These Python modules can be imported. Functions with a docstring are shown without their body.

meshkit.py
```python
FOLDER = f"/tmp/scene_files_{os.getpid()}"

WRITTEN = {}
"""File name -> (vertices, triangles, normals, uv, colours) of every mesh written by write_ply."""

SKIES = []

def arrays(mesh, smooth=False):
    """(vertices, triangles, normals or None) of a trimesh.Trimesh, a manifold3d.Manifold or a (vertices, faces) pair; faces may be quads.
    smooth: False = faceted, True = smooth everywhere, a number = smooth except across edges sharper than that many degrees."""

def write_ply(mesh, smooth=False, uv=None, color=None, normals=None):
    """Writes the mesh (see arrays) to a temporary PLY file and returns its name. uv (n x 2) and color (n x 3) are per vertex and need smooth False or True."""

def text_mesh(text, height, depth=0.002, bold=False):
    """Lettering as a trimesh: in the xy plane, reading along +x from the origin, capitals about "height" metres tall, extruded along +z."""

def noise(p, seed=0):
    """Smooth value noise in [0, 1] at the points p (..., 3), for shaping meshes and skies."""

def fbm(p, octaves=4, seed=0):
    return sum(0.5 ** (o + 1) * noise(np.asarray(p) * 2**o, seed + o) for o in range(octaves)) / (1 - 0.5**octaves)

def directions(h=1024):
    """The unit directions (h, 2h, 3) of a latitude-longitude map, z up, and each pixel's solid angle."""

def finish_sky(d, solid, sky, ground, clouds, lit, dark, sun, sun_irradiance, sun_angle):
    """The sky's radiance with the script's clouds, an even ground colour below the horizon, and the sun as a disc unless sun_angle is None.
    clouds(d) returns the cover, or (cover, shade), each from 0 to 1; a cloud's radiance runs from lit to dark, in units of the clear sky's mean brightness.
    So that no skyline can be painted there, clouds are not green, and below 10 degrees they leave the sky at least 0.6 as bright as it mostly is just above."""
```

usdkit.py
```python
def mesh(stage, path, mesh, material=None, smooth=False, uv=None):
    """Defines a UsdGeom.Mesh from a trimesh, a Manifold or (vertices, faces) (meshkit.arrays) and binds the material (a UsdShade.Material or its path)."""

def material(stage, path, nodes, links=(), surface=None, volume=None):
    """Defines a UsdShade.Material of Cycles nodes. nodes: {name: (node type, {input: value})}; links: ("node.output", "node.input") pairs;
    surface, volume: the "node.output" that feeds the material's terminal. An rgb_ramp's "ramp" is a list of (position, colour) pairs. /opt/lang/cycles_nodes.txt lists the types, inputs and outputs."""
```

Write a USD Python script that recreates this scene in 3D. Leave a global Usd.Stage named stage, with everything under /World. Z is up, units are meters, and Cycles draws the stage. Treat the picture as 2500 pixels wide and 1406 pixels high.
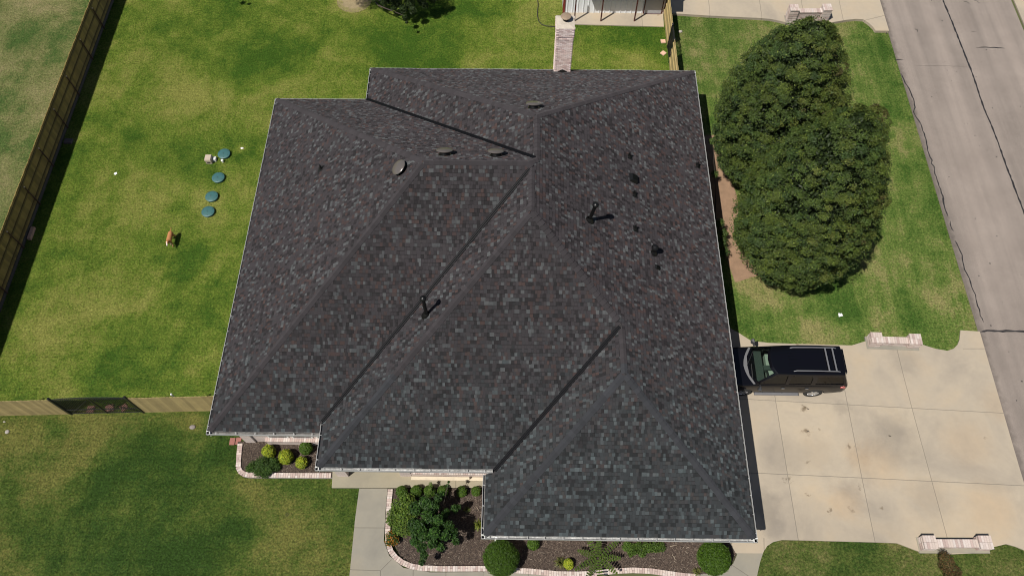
import math, random
import numpy as np, trimesh, shapely, manifold3d
import usdkit, meshkit
from shapely.geometry import Polygon, LineString, MultiPolygon, Point, box as sbox
from shapely.ops import unary_union
from pxr import Usd, UsdGeom, UsdLux, UsdShade, Sdf, Gf, Vt

random.seed(7)
rng = np.random.default_rng(7)
stage = Usd.Stage.CreateInMemory()
UsdGeom.SetStageUpAxis(stage, UsdGeom.Tokens.z)
UsdGeom.Xform.Define(stage, '/World')
UsdGeom.Scope.Define(stage, '/World/Looks')
PI = math.pi

# ------------------------------------------------------------------ camera (a drone 31.65 m up, 28 degrees off straight down)
FPX, TILT, YAW, ROLL, HCAM = 1886.1034, math.radians(28.287587), math.radians(.922097), math.radians(-.204565), 31.65
EXPOSURE = 0.2
_fw = np.array([0, math.sin(TILT), -math.cos(TILT)]); _rt = np.array([1., 0, 0]); _up = np.cross(_rt, _fw)
_rz = np.array([[math.cos(YAW), -math.sin(YAW), 0], [math.sin(YAW), math.cos(YAW), 0], [0, 0, 1]])
_fw, _rt, _up = _rz @ _fw, _rz @ _rt, _rz @ _up
CR = math.cos(ROLL) * _rt + math.sin(ROLL) * _up
CU = -math.sin(ROLL) * _rt + math.cos(ROLL) * _up
cam = UsdGeom.Camera.Define(stage, '/World/camera')
cam.AddTransformOp().Set(Gf.Matrix4d(*CR, 0, *CU, 0, *(-_fw), 0, 0, 0, HCAM, 1))
cam.CreateHorizontalApertureAttr(36.0)
cam.CreateFocalLengthAttr(36.0 * FPX / 2500)
cam.CreateClippingRangeAttr(Gf.Vec2f(0.5, 5000))
cam.CreateExposureAttr(EXPOSURE)

# ------------------------------------------------------------------ sky and sun
SUN_EL, SUN_TO = math.radians(60), math.radians(40)          # elevation; ground direction in which shadows fall
SUN = np.array([-math.cos(SUN_TO) * math.cos(SUN_EL), -math.sin(SUN_TO) * math.cos(SUN_EL), math.sin(SUN_EL)])
SKY_STRENGTH, SUN_INTENSITY = 0.05, 1.25
sky_mat = usdkit.material(stage, '/World/Looks/sky', {
    's': ('sky_texture', {'sky_type': 'single_scattering', 'sun_disc': False, 'sun_elevation': SUN_EL, 'sun_rotation': math.atan2(SUN[0], SUN[1])}),
    'b': ('background_shader', {'strength': SKY_STRENGTH})}, [('s.color', 'b.color')], surface='b.background')
dome = UsdLux.DomeLight.Define(stage, '/World/sky')
UsdShade.MaterialBindingAPI.Apply(dome.GetPrim()).Bind(sky_mat)
dome.GetPrim().SetCustomDataByKey('kind', 'structure')
sun = UsdLux.DistantLight.Define(stage, '/World/sun')
sun.CreateNormalizeAttr(True); sun.CreateIntensityAttr(SUN_INTENSITY); sun.CreateAngleAttr(0.5); sun.CreateColorAttr(Gf.Vec3f(1, .955, .88))
_x = np.cross([0, 0, 1.], SUN); _x /= np.linalg.norm(_x); _y = np.cross(SUN, _x)
sun.AddTransformOp().Set(Gf.Matrix4d(*_x, 0, *_y, 0, *SUN, 0, 0, 0, 60, 1))


def G(px, py, z=0.):
    """A surveyed spot of the place: where the sight line through a pixel of the 2500 x 1406 photograph meets height z."""
    d = _fw * FPX + (px - 1250) * CR - (py - 703) * CU
    return np.array([0, 0, HCAM]) + d * (z - HCAM) / d[2]


def on_plane(px, py, n, c):
    d = _fw * FPX + (px - 1250) * CR - (py - 703) * CU
    o = np.array([0, 0, HCAM])
    return o + d * (c - n @ o) / (n @ d)


def G2(pts, z=0.):
    return [tuple(G(x, y, z)[:2]) for x, y in pts]


# ------------------------------------------------------------------ materials
def M(name, nodes, links, surface):
    return usdkit.material(stage, '/World/Looks/' + name, nodes, links, surface=surface)


def plain(name, color, rough=.6, metal=0., var=.12, scale=6., bump=0., bscale=60., spec=.5, coat=0., tone=False, fine=0., fscale=90., drough=0.):
    """Principled, the colour varied by two noises in place; tone multiplies by the mesh's own colour."""
    c = np.array(color, float)
    n = {'g': ('geometry', {}), 'n': ('noise_texture', {'scale': scale, 'detail': 5., 'roughness': .6}),
         'r': ('rgb_ramp', {'ramp': [(.25, tuple(c * (1 - var))), (.75, tuple(c * (1 + var)))]}),
         'p': ('principled_bsdf', {'roughness': rough, 'metallic': metal, 'specular_ior_level': spec, 'coat_weight': coat, 'diffuse_roughness': drough})}
    l = [('g.position', 'n.vector'), ('n.fac', 'r.fac')]
    out = 'r.color'
    if fine:
        n['n2'] = ('noise_texture', {'scale': fscale, 'detail': 3., 'roughness': .7})
        n['r2'] = ('rgb_ramp', {'ramp': [(.3, (1 - fine,) * 3), (.7, (1 + fine,) * 3)]})
        n['m2'] = ('mix_color', {'blend_type': 'multiply', 'fac': 1.})
        l += [('g.position', 'n2.vector'), ('n2.fac', 'r2.fac'), (out, 'm2.a'), ('r2.color', 'm2.b')]
        out = 'm2.result'
    if tone:
        n['t'] = ('attribute', {'attribute': 'tone'})
        n['m'] = ('mix_color', {'blend_type': 'multiply', 'fac': 1.})
        l += [(out, 'm.a'), ('t.color', 'm.b')]
        out = 'm.result'
    if bump:
        n['bn'] = ('noise_texture', {'scale': bscale, 'detail': 4., 'roughness': .65})
        n['bp'] = ('bump', {'strength': 1., 'distance': bump})
        l += [('g.position', 'bn.vector'), ('bn.fac', 'bp.height'), ('bp.normal', 'p.normal')]
    return M(name, n, l + [(out, 'p.base_color')], 'p.BSDF')


def foliage(name, trans=.22, rough=.5, var=.25, scale=3., spec=.25):
    n = {'t': ('attribute', {'attribute': 'tone'}), 'g': ('geometry', {}), 'n': ('noise_texture', {'scale': scale, 'detail': 3.}),
         'r': ('rgb_ramp', {'ramp': [(.3, (1 - var,) * 3), (.7, (1 + var,) * 3)]}), 'm': ('mix_color', {'blend_type': 'multiply', 'fac': 1.}),
         'p': ('principled_bsdf', {'roughness': rough, 'specular_ior_level': spec}), 'tr': ('translucent_bsdf', {}), 'x': ('mix_closure', {'fac': trans})}
    l = [('g.position', 'n.vector'), ('n.fac', 'r.fac'), ('t.color', 'm.a'), ('r.color', 'm.b'), ('m.result', 'p.base_color'), ('m.result', 'tr.color'),
         ('p.BSDF', 'x.closure1'), ('tr.BSDF', 'x.closure2')]
    return M(name, n, l, 'x.closure')


def turf(name, lush, mid, dry, bias, blobs=(), trans=.35, strokes=0.):
    """Lawn colour: broad and small patches of lush, ordinary and dry turf; blobs are worn or lush spots (x, y, radius, amount: + dry, - lush)."""
    n = {'g': ('geometry', {}),
         'a': ('noise_texture', {'scale': .22, 'detail': 4., 'roughness': .6, 'distortion': .6}),
         'b': ('noise_texture', {'scale': 1.1, 'detail': 4., 'roughness': .65, 'distortion': .3}),
         'c': ('noise_texture', {'scale': 7., 'detail': 4., 'roughness': .8}),
         's1': ('math', {'math_type': 'multiply_add', 'value2': 1.9, 'value3': bias - .95}),
         's2': ('math', {'math_type': 'multiply_add', 'value2': 1.0}), 's3': ('math', {'math_type': 'multiply_add', 'value2': 1.3}),
         'k': ('math', {'math_type': 'subtract', 'value2': 1.15}),
         'r': ('rgb_ramp', {'ramp': [(.15, lush), (.5, mid), (.9, dry)]}),
         'w': ('noise_texture', {'scale': 12., 'detail': 4., 'roughness': .8}), 'wr': ('rgb_ramp', {'ramp': [(.34, (.42,) * 3), (.66, (1.52,) * 3)]}),
         'm': ('mix_color', {'blend_type': 'multiply', 'fac': 1.}),
         'd': ('principled_bsdf', {'roughness': .65, 'specular_ior_level': .15}), 'tr': ('translucent_bsdf', {}), 'x': ('mix_closure', {'fac': trans})}
    l = [('g.position', f'{k}.vector') for k in 'abcw'] + [('a.fac', 's1.value1'), ('b.fac', 's2.value1'), ('s1.value', 's2.value3'), ('c.fac', 's3.value1'), ('s2.value', 's3.value3'), ('s3.value', 'k.value1')]
    last = 'k.value'
    for i, (x, y, rad, amt) in enumerate(blobs):
        n[f'v{i}'] = ('vector_math', {'math_type': 'distance', 'vector2': (x, y, 0.)})
        n[f'q{i}'] = ('map_range', {'range_type': 'smoothstep', 'from_min': 0., 'from_max': rad, 'to_min': amt, 'to_max': 0., 'clamp': True})
        n[f'e{i}'] = ('math', {'math_type': 'add'})
        l += [('g.position', f'v{i}.vector1'), (f'v{i}.value', f'q{i}.value'), (last, f'e{i}.value1'), (f'q{i}.result', f'e{i}.value2')]
        last = f'e{i}.value'
    if strokes:                                                   # mowing strokes along y
        n['sx'] = ('mapping', {'scale': (1., .07, 1.)})
        n['sn'] = ('noise_texture', {'scale': 2.6, 'detail': 3., 'roughness': .7})
        n['sm'] = ('math', {'math_type': 'multiply_add', 'value2': strokes})
        n['so'] = ('math', {'math_type': 'subtract', 'value2': strokes / 2})
        l += [('g.position', 'sx.vector'), ('sx.vector', 'sn.vector'), ('sn.fac', 'sm.value1'), (last, 'sm.value3'), ('sm.value', 'so.value1')]
        last = 'so.value'
    l += [(last, 'r.fac'), ('w.fac', 'wr.fac'), ('r.color', 'm.a'), ('wr.color', 'm.b'), ('m.result', 'd.base_color'), ('m.result', 'tr.color'), ('d.BSDF', 'x.closure1'), ('tr.BSDF', 'x.closure2')]
    return M(name, n, l, 'x.closure')


def pane_glass(name, tint, gloss_rough=.02):
    return M(name, {'f': ('fresnel', {'IOR': 1.5}), 't': ('transparent_bsdf', {'color': tint}), 'g': ('glossy_bsdf', {'color': (.95, .95, .95), 'roughness': gloss_rough}), 'x': ('mix_closure', {})},
             [('f.fac', 'x.fac'), ('t.BSDF', 'x.closure1'), ('g.BSDF', 'x.closure2')], 'x.closure')


# ------------------------------------------------------------------ meshes
class MB:
    def __init__(s):
        s.v, s.f, s.c, s.n = [], [], [], 0

    def add(s, v, f, c=(1, 1, 1)):
        v = np.asarray(v, float).reshape(-1, 3); f = np.asarray(f, int)
        if f.shape[1] == 4:
            f = np.vstack([f[:, [0, 1, 2]], f[:, [0, 2, 3]]])
        s.v.append(v); s.f.append(f + s.n); s.n += len(v)
        c = np.asarray(c, float)
        s.c.append(np.broadcast_to(c, (len(v), 3)).copy())
        return s

    def mesh(s, m, c=(1, 1, 1), tf=None):
        if hasattr(m, 'to_mesh'):
            q = m.to_mesh(); v, f = q.vert_properties[:, :3], q.tri_verts
        else:
            v, f = m.vertices, m.faces
        if tf is not None:
            v = v @ np.asarray(tf)[:3, :3].T + np.asarray(tf)[:3, 3]
        return s.add(v, f, c)

    def hexa(s, b, t, c=(1, 1, 1)):
        """b, t: four lower and four upper corners, same turn."""
        return s.add(np.vstack([b, t]), [(3, 2, 1, 0), (4, 5, 6, 7), (0, 1, 5, 4), (1, 2, 6, 5), (2, 3, 7, 6), (3, 0, 4, 7)], c)

    def box(s, lo, hi, c=(1, 1, 1)):
        (a, b, d), (e, f, g) = lo, hi
        return s.hexa([(a, b, d), (e, b, d), (e, f, d), (a, f, d)], [(a, b, g), (e, b, g), (e, f, g), (a, f, g)], c)

    def bar(s, p, q, side, w, h, c=(1, 1, 1)):
        """A bar from p to q; w across along 'side', h along the third direction."""
        p, q = np.asarray(p, float), np.asarray(q, float)
        d = (q - p) / np.linalg.norm(q - p)
        a = np.asarray(side, float); a = a - d * (a @ d); a /= np.linalg.norm(a)
        b = np.cross(d, a)
        k = [(-1, -1), (1, -1), (1, 1), (-1, 1)]
        return s.hexa([p + a * w / 2 * i + b * h / 2 * j for i, j in k], [q + a * w / 2 * i + b * h / 2 * j for i, j in k], c)

    def tube(s, pts, r, n=8, c=(1, 1, 1), cap=True):
        pts = np.asarray(pts, float); m = len(pts)
        r = np.broadcast_to(np.asarray(r, float), m)
        t = np.gradient(pts, axis=0); t /= np.maximum(np.linalg.norm(t, axis=1, keepdims=True), 1e-9)
        ref = np.array([0, 0, 1.]) if abs(t[0, 2]) < .9 else np.array([1., 0, 0])
        a = np.cross(t, ref); a /= np.linalg.norm(a, axis=1, keepdims=True); b = np.cross(t, a)
        ang = np.arange(n) / n * 2 * PI
        v = (pts[:, None] + r[:, None, None] * (np.cos(ang)[None, :, None] * a[:, None] + np.sin(ang)[None, :, None] * b[:, None])).reshape(-1, 3)
        f = [(i * n + j, i * n + (j + 1) % n, (i + 1) * n + (j + 1) % n, (i + 1) * n + j) for i in range(m - 1) for j in range(n)]
        s.add(v, f, c)
        if cap:
            for e, o in ((0, 1), (m - 1, -1)):
                s.add(np.vstack([v[e * n:(e + 1) * n], pts[e]]), [(n, (j + 1) % n, j)[::o] for j in range(n)], c)
        return s

    def lathe(s, prof, at=(0, 0, 0), axis=(0, 0, 1), n=20, c=(1, 1, 1)):
        """prof: (radius, height) pairs turned about axis through at."""
        ax = np.asarray(axis, float); ax /= np.linalg.norm(ax)
        ref = np.array([1., 0, 0]) if abs(ax[0]) < .9 else np.array([0, 1., 0])
        a = np.cross(ax, ref); a /= np.linalg.norm(a); b = np.cross(ax, a)
        ang = np.arange(n) / n * 2 * PI
        v = np.vstack([np.asarray(at) + ax * h + r * (np.cos(ang)[:, None] * a + np.sin(ang)[:, None] * b) for r, h in prof])
        f = [(i * n + j, i * n + (j + 1) % n, (i + 1) * n + (j + 1) % n, (i + 1) * n + j) for i in range(len(prof) - 1) for j in range(n)]
        return s.add(v, f, c)

    def poly(s, pg, z0, z1, c=(1, 1, 1)):
        for g in getattr(pg, 'geoms', [pg]):
            if g.is_empty or g.area < 1e-5 or g.geom_type != 'Polygon':
                continue
            m = trimesh.creation.extrude_polygon(g, z1 - z0, engine='earcut')
            s.add(m.vertices + [0, 0, z0], m.faces, c)
        return s

    def arrays(s):
        return np.vstack(s.v), np.vstack(s.f), np.vstack(s.c)


used = {}


def numbered(parent, name):
    k = used.get((parent, name), 0); used[(parent, name)] = k + 1
    return f'{parent}/{name}' if not k else f'{parent}/{name}_{k:03d}'


BASE = {}


def data(prim, label=None, cat=None, group=None, kind=None):
    for k, v in (('label', label), ('category', cat), ('group', group), ('kind', kind)):
        if v:
            prim.SetCustomDataByKey(k, v)
    return prim


def thing(name, label, cat, loc=(0, 0, 0), rot=0., group=None):
    path = numbered('/World', name)
    x = UsdGeom.Xform.Define(stage, path)
    x.AddTranslateOp().Set(Gf.Vec3d(*map(float, loc)))
    if rot:
        x.AddRotateZOp().Set(float(rot))
    data(x.GetPrim(), label, cat, group)
    BASE[path] = np.array(loc, float)
    return path


def part(name, mb, mat, parent, smooth=False, label=None, kind=None, local=False):
    """One mesh of a thing; mb is given in the place's own coordinates unless local."""
    v, f, c = mb.arrays() if isinstance(mb, MB) else mb
    if not local:
        v = v - BASE['/'.join(parent.split('/')[:3])]
    path = numbered(parent, name)
    toned = c is not None and np.ptp(c) + abs(c[0, 0] - 1) > 1e-6
    m = usdkit.mesh(stage, path, (v, f), mat, smooth)
    if toned and smooth in (False, True):
        UsdGeom.PrimvarsAPI(m).CreatePrimvar('tone', Sdf.ValueTypeNames.Color3fArray, 'vertex').Set(Vt.Vec3fArray.FromNumpy(c.astype(np.float32)))
    data(m.GetPrim(), label, None, None, kind)
    return path


def solo(name, mb, mat, label=None, cat=None, loc=None, smooth=False, kind=None, group=None):
    """A top-level thing that is one mesh."""
    v, f, c = mb.arrays() if isinstance(mb, MB) else mb
    path = numbered('/World', name)
    loc = np.zeros(3) if loc is None else np.asarray(loc, float)
    m = usdkit.mesh(stage, path, (v - loc, f), mat, smooth)
    if c is not None and np.ptp(c) + abs(c[0, 0] - 1) > 1e-6 and smooth in (False, True):
        UsdGeom.PrimvarsAPI(m).CreatePrimvar('tone', Sdf.ValueTypeNames.Color3fArray, 'vertex').Set(Vt.Vec3fArray.FromNumpy(c.astype(np.float32)))
    if np.any(loc):
        m.AddTranslateOp().Set(Gf.Vec3d(*map(float, loc)))
    data(m.GetPrim(), label, cat, group, kind)
    BASE[path] = loc
    return path


def copy_of(src, name, label, loc, rot=0., scale=1., group=None):
    path = numbered('/World', name)
    x = UsdGeom.Xform.Define(stage, path)
    prim = x.GetPrim()
    was = stage.GetPrimAtPath(src).GetCustomData()
    prim.GetReferences().AddInternalReference(src)
    x.ClearXformOpOrder()
    x.AddTranslateOp().Set(Gf.Vec3d(*map(float, loc)))
    x.AddRotateZOp(opSuffix='turn').Set(float(rot))
    x.AddScaleOp().Set(Gf.Vec3f(*map(float, np.broadcast_to(scale, 3))))
    prim.SetInstanceable(True)
    data(prim, label, was.get('category'), group or was.get('group'))
    return path


# ================================================================== the setting
m_back = turf('turf_back', (.066, .140, .015), (.158, .226, .030), (.290, .300, .075), .53,
              blobs=[(*G(470, 265)[:2], 3.2, .35), (*G(400, 480)[:2], 3.5, .22), (*G(640, 120)[:2], 5., -.2), (*G(1000, 100)[:2], 8., -.2), (*G(620, 360)[:2], 2., -.3),
                     (*G(445, 500)[:2], 1.0, -.35), (*G(450, 660)[:2], 1.3, -.3), (*G(850, 10)[:2], 1.6, .5), (*G(1560, 150)[:2], 1.6, .3), (*G(590, 362)[:2], .5, .4),
                     *[(*G(418 - 9 * k, 618 + 17 * k)[:2], .34, .30 - .014 * k) for k in range(11)], (*G(500, 480)[:2], 1.4, .12), (*G(330, 330)[:2], 1.2, -.25), (*G(300, 900)[:2], 5., -.08), (*G(1500, 90)[:2], 2.2, -.2)])
m_front = turf('turf_front', (.040, .088, .012), (.088, .138, .022), (.200, .202, .052), .49,
               blobs=[(*G(40, 1085)[:2], 2.2, .55), (*G(270, 1040)[:2], 2.4, .3), (*G(470, 1035)[:2], 1.5, .35), (*G(560, 1110)[:2], 1.5, -.3), (*G(370, 1230)[:2], 5.5, -.30),
                      (*G(700, 1290)[:2], 2.0, .25), (*G(330, 1350)[:2], 3., -.15), (*G(130, 1180)[:2], 2.2, .2)])
m_side = turf('turf_side', (.060, .125, .020), (.142, .205, .045), (.290, .270, .110), .50,
              blobs=[(*G(1840, 700)[:2], 2.0, .5), (*G(1900, 760)[:2], 2.5, .3), (*G(2060, 760)[:2], 2.0, -.25), (*G(2280, 730)[:2], 1.5, .35), (*G(2000, 820)[:2], 2.0, .35), (*G(1760, 400)[:2], 2.2, .5)], strokes=.7)
m_corner = turf('turf_corner', (.044, .085, .015), (.100, .135, .030), (.225, .200, .080), .50)
m_neigh = turf('turf_neighbour', (.085, .150, .036), (.205, .222, .080), (.330, .295, .145), .47,
               blobs=[(*G(60, 90)[:2], 2.2, -.4), (*G(20, 440)[:2], 3.0, .05)])
m_soil = plain('soil', (.23, .145, .09), .9, var=.2, scale=3., bump=.01, bscale=50, fine=.25)
m_ground = plain('ground_soil', (.075, .085, .03), .9, var=.25, scale=.3)

ground = MB().add([(-1500, -1500, -.05), (1500, -1500, -.05), (1500, 1500, -.05), (-1500, 1500, -.05)], [(0, 1, 2, 3)])
solo('ground', ground, m_ground, kind='structure')

FX = -23.7                                                        # the long fence
ROAD_X0, ROAD_X1 = 20.76, 28.45
# --- plan shapes
EZ, S0 = 2.85, .726
XR, XLB, XLW, XLM, XLG = 8.730, -7.516, -11.942, -7.497, -1.235
YB, YI, YH, YF, YD, ZM = 27.900, 25.858, 8.966, 7.554, 5.231, .275
OV = .56
wall_pg = unary_union([sbox(XLW + OV, YH + OV + .02, 0, YI - OV), sbox(XLB + OV, 9.4, XR - OV, YB - OV), sbox(XLG + OV, YD + OV, XR - OV, 20)])
DZ = .07
drive_pts = G2([(1745, 780), (1803, 812), (1834, 832), (1881, 837), (2039, 842), (2079, 843), (2115, 832), (2150, 822), (2215, 826), (2252, 841), (2284, 851), (2313, 856), (2328, 851), (2338, 841), (2343, 828), (2345, 806), (2392, 809)], DZ) \
    + [(ROAD_X0 - .01, 9.), (ROAD_X0 - .01, 4.6)] + G2([(2510, 1346), (2482, 1334), (2457, 1327), (2428, 1334), (2403, 1345), (2370, 1350), (2320, 1352), (2248, 1347), (2219, 1336), (2190, 1325), (2140, 1323), (1996, 1319), (1910, 1317), (1888, 1322), (1873, 1332), (1862, 1350)], DZ) \
    + [(XR - OV + .02, G(1862, 1350, DZ)[1])] + [(XR - OV + .02, 15.9)]
drive_pg = Polygon(drive_pts).buffer(0)
WZ = .06
walk_pg = Polygon(G2([(877, 1192), (867, 1265), (853, 1406), (848, 1480), (1700, 1480), (1838, 1440), (1848, 1406), (1856, 1370), (1863, 1349), (1790, 1330), (1800, 1352), (1790, 1375), (1759, 1399), (1700, 1390), (1640, 1406), (1560, 1420), (1480, 1418), (1400, 1404), (1300, 1397), (1200, 1395), (1050, 1396), (985, 1385), (950, 1355), (937, 1320), (941, 1250), (946, 1192)], WZ)).buffer(0)
PZ = .13
porch_pg = Polygon(G2([(812, 1150), (810, 1190), (1180, 1190)], PZ) + [(XLG + OV, G(1180, 1190, PZ)[1]), (XLG + OV, 9.4), (G(812, 1150, PZ)[0], 9.4)]).buffer(0)
DB = .16
bdrive_pg = Polygon(G2([(1600, 30), (1654, 34), (1733, 39), (1859, 45), (1884, 47.5), (1905, 52), (1925, 57), (1975, 60), (2027, 56), (2068, 49), (2090, 47), (2108, 48), (2122, 57.6), (2131, 66), (2138, 75.6)], DB) + [(ROAD_X0 - .01, G(2162, 75.6, DB)[1]), (ROAD_X0 - .01, 46), (G(1640, 30, DB)[0], 46)]).buffer(0)
apron_pg = Polygon(G2([(1385, 60), (1402, 60), (1621, 65.6)], .06) + [(8.16, 35.05), (2.4, 35.05)]).buffer(0)
bed1_pg = Polygon(G2([(580, 1078), (577, 1130), (577, 1140), (584, 1155), (600, 1163), (812, 1165), (812, 1150)], .14) + [(-6.0, 9.5), (-11.3, 9.56)]).buffer(0)
bed2_in = [(961, 1192), (957, 1260), (958, 1318), (975, 1352), (1003, 1373), (1040, 1379), (1180, 1379), (1285, 1388), (1370, 1394), (1440, 1391), (1500, 1386), (1560, 1384), (1610, 1392), (1680, 1399), (1735, 1399), (1790, 1370), (1797, 1352), (1785, 1330)]
bed2_pg = Polygon(G2(bed2_in, .12) + [(XR - OV, 6.0), (XLG + OV, 6.0), (XLG + OV, G(1180, 1191, .12)[1])]).buffer(0)
soil_pg = Polygon(G2([(1735, 330), (1758, 400), (1790, 500), (1800, 590), (1850, 640), (1900, 660), (1800, 690), (1780, 660), (1760, 540), (1738, 420)])).buffer(.15)
tree_soil = Polygon(G2([(1690, 330), (1745, 330), (1800, 480), (1810, 600), (1860, 670), (1795, 690), (1775, 640), (1740, 520), (1715, 400)]))
road_pg = sbox(ROAD_X0, -60, ROAD_X1, 120)
barn_pg = sbox(2.4, 35.0, 9.2, 46)
ring_pg = Point(*G(865, 2)[:2]).buffer(1.0)
hard = unary_union([drive_pg, walk_pg, porch_pg, bdrive_pg, apron_pg, bed1_pg.buffer(.04), bed2_pg.buffer(.16), road_pg, barn_pg, wall_pg, sbox(ROAD_X1, 20, 60, 60)])

# --- road with tar-sealed cracks
m_asphalt = M('asphalt', {'g': ('geometry', {}), 'n': ('noise_texture', {'scale': .5, 'detail': 5., 'roughness': .65}), 'mp': ('mapping', {'scale': (1., .045, 1.)}), 's': ('noise_texture', {'scale': 1.3, 'detail': 3., 'roughness': .55}),
                          'f': ('noise_texture', {'scale': 75., 'detail': 3., 'roughness': .8}), 'e': ('noise_texture', {'scale': 3., 'detail': 4.}), 'sx': ('separate_xyz', {}),
                          'r': ('rgb_ramp', {'ramp': [(.25, (.190, .160, .140)), (.75, (.246, .209, .183))]}), 'rs': ('rgb_ramp', {'ramp': [(.33, (.84,) * 3), (.67, (1.14, 1.13, 1.12))]}), 'rf': ('rgb_ramp', {'ramp': [(.3, (.72,) * 3), (.7, (1.28,) * 3)]}),
                          'ea': ('math', {'math_type': 'multiply_add', 'value2': -.45}), 'er': ('map_range', {'range_type': 'smoothstep', 'from_min': ROAD_X0 - .18, 'from_max': ROAD_X0 + .12, 'to_min': .62, 'to_max': 1., 'clamp': True}),
                          'ec': ('combine_color', {}), 'm1': ('mix_color', {'blend_type': 'multiply', 'fac': 1.}), 'm2': ('mix_color', {'blend_type': 'multiply', 'fac': 1.}), 'm3': ('mix_color', {'blend_type': 'multiply', 'fac': 1.}),
                          'bp': ('bump', {'strength': 1., 'distance': .004}), 'p': ('principled_bsdf', {'roughness': .9, 'specular_ior_level': .3})},
              [('g.position', 'n.vector'), ('g.position', 'mp.vector'), ('mp.vector', 's.vector'), ('g.position', 'f.vector'), ('g.position', 'e.vector'), ('g.position', 'sx.vector'), ('n.fac', 'r.fac'), ('s.fac', 'rs.fac'), ('f.fac', 'rf.fac'),
               ('e.fac', 'ea.value1'), ('sx.x', 'ea.value3'), ('ea.value', 'er.value'), ('er.result', 'ec.r'), ('er.result', 'ec.g'), ('er.result', 'ec.b'), ('r.color', 'm1.a'), ('rs.color', 'm1.b'), ('m1.result', 'm2.a'), ('rf.color', 'm2.b'), ('m2.result', 'm3.a'), ('ec.color', 'm3.b'),
               ('m3.result', 'p.base_color'), ('f.fac', 'bp.height'), ('bp.normal', 'p.normal')], 'p.BSDF')
m_tar = plain('tar', (.022, .020, .020), .55, var=.3, scale=20)
road = solo('road', MB().box((ROAD_X0, -60, -.04), (ROAD_X1, 120, .02)), m_asphalt, kind='structure')


def seam(pts, w, jitter=.02, name='tar_seam', sub=6):
    p = np.array([G(x, y, .02)[:2] for x, y in pts])
    q = []
    for a, b in zip(p[:-1], p[1:]):
        k = max(2, int(np.linalg.norm(b - a) * sub))
        q += [a + (b - a) * t for t in np.arange(k) / k]
    q = np.array(q + [p[-1]])
    q[1:-1] += rng.normal(0, jitter, (len(q) - 2, 2))
    d = np.gradient(q, axis=0); d /= np.linalg.norm(d, axis=1, keepdims=True); nn = np.stack([-d[:, 1], d[:, 0]], 1)
    ww = w * rng.uniform(.6, 1.35, len(q))[:, None] / 2; ww[0] *= .3; ww[-1] *= .3
    a = np.hstack([q + nn * ww, np.full((len(q), 1), .0235)]); b = np.hstack([q - nn * ww, np.full((len(q), 1), .0235)])
    mid = np.hstack([q, np.full((len(q), 1), .028)])
    k = len(q)
    f = [(i, i + 1, k + i + 1, k + i) for i in range(k - 1)] + [(k + i, k + i + 1, 2 * k + i + 1, 2 * k + i) for i in range(k - 1)]
    part(name, MB().add(np.vstack([a, mid, b]), f), m_tar, road)


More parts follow.
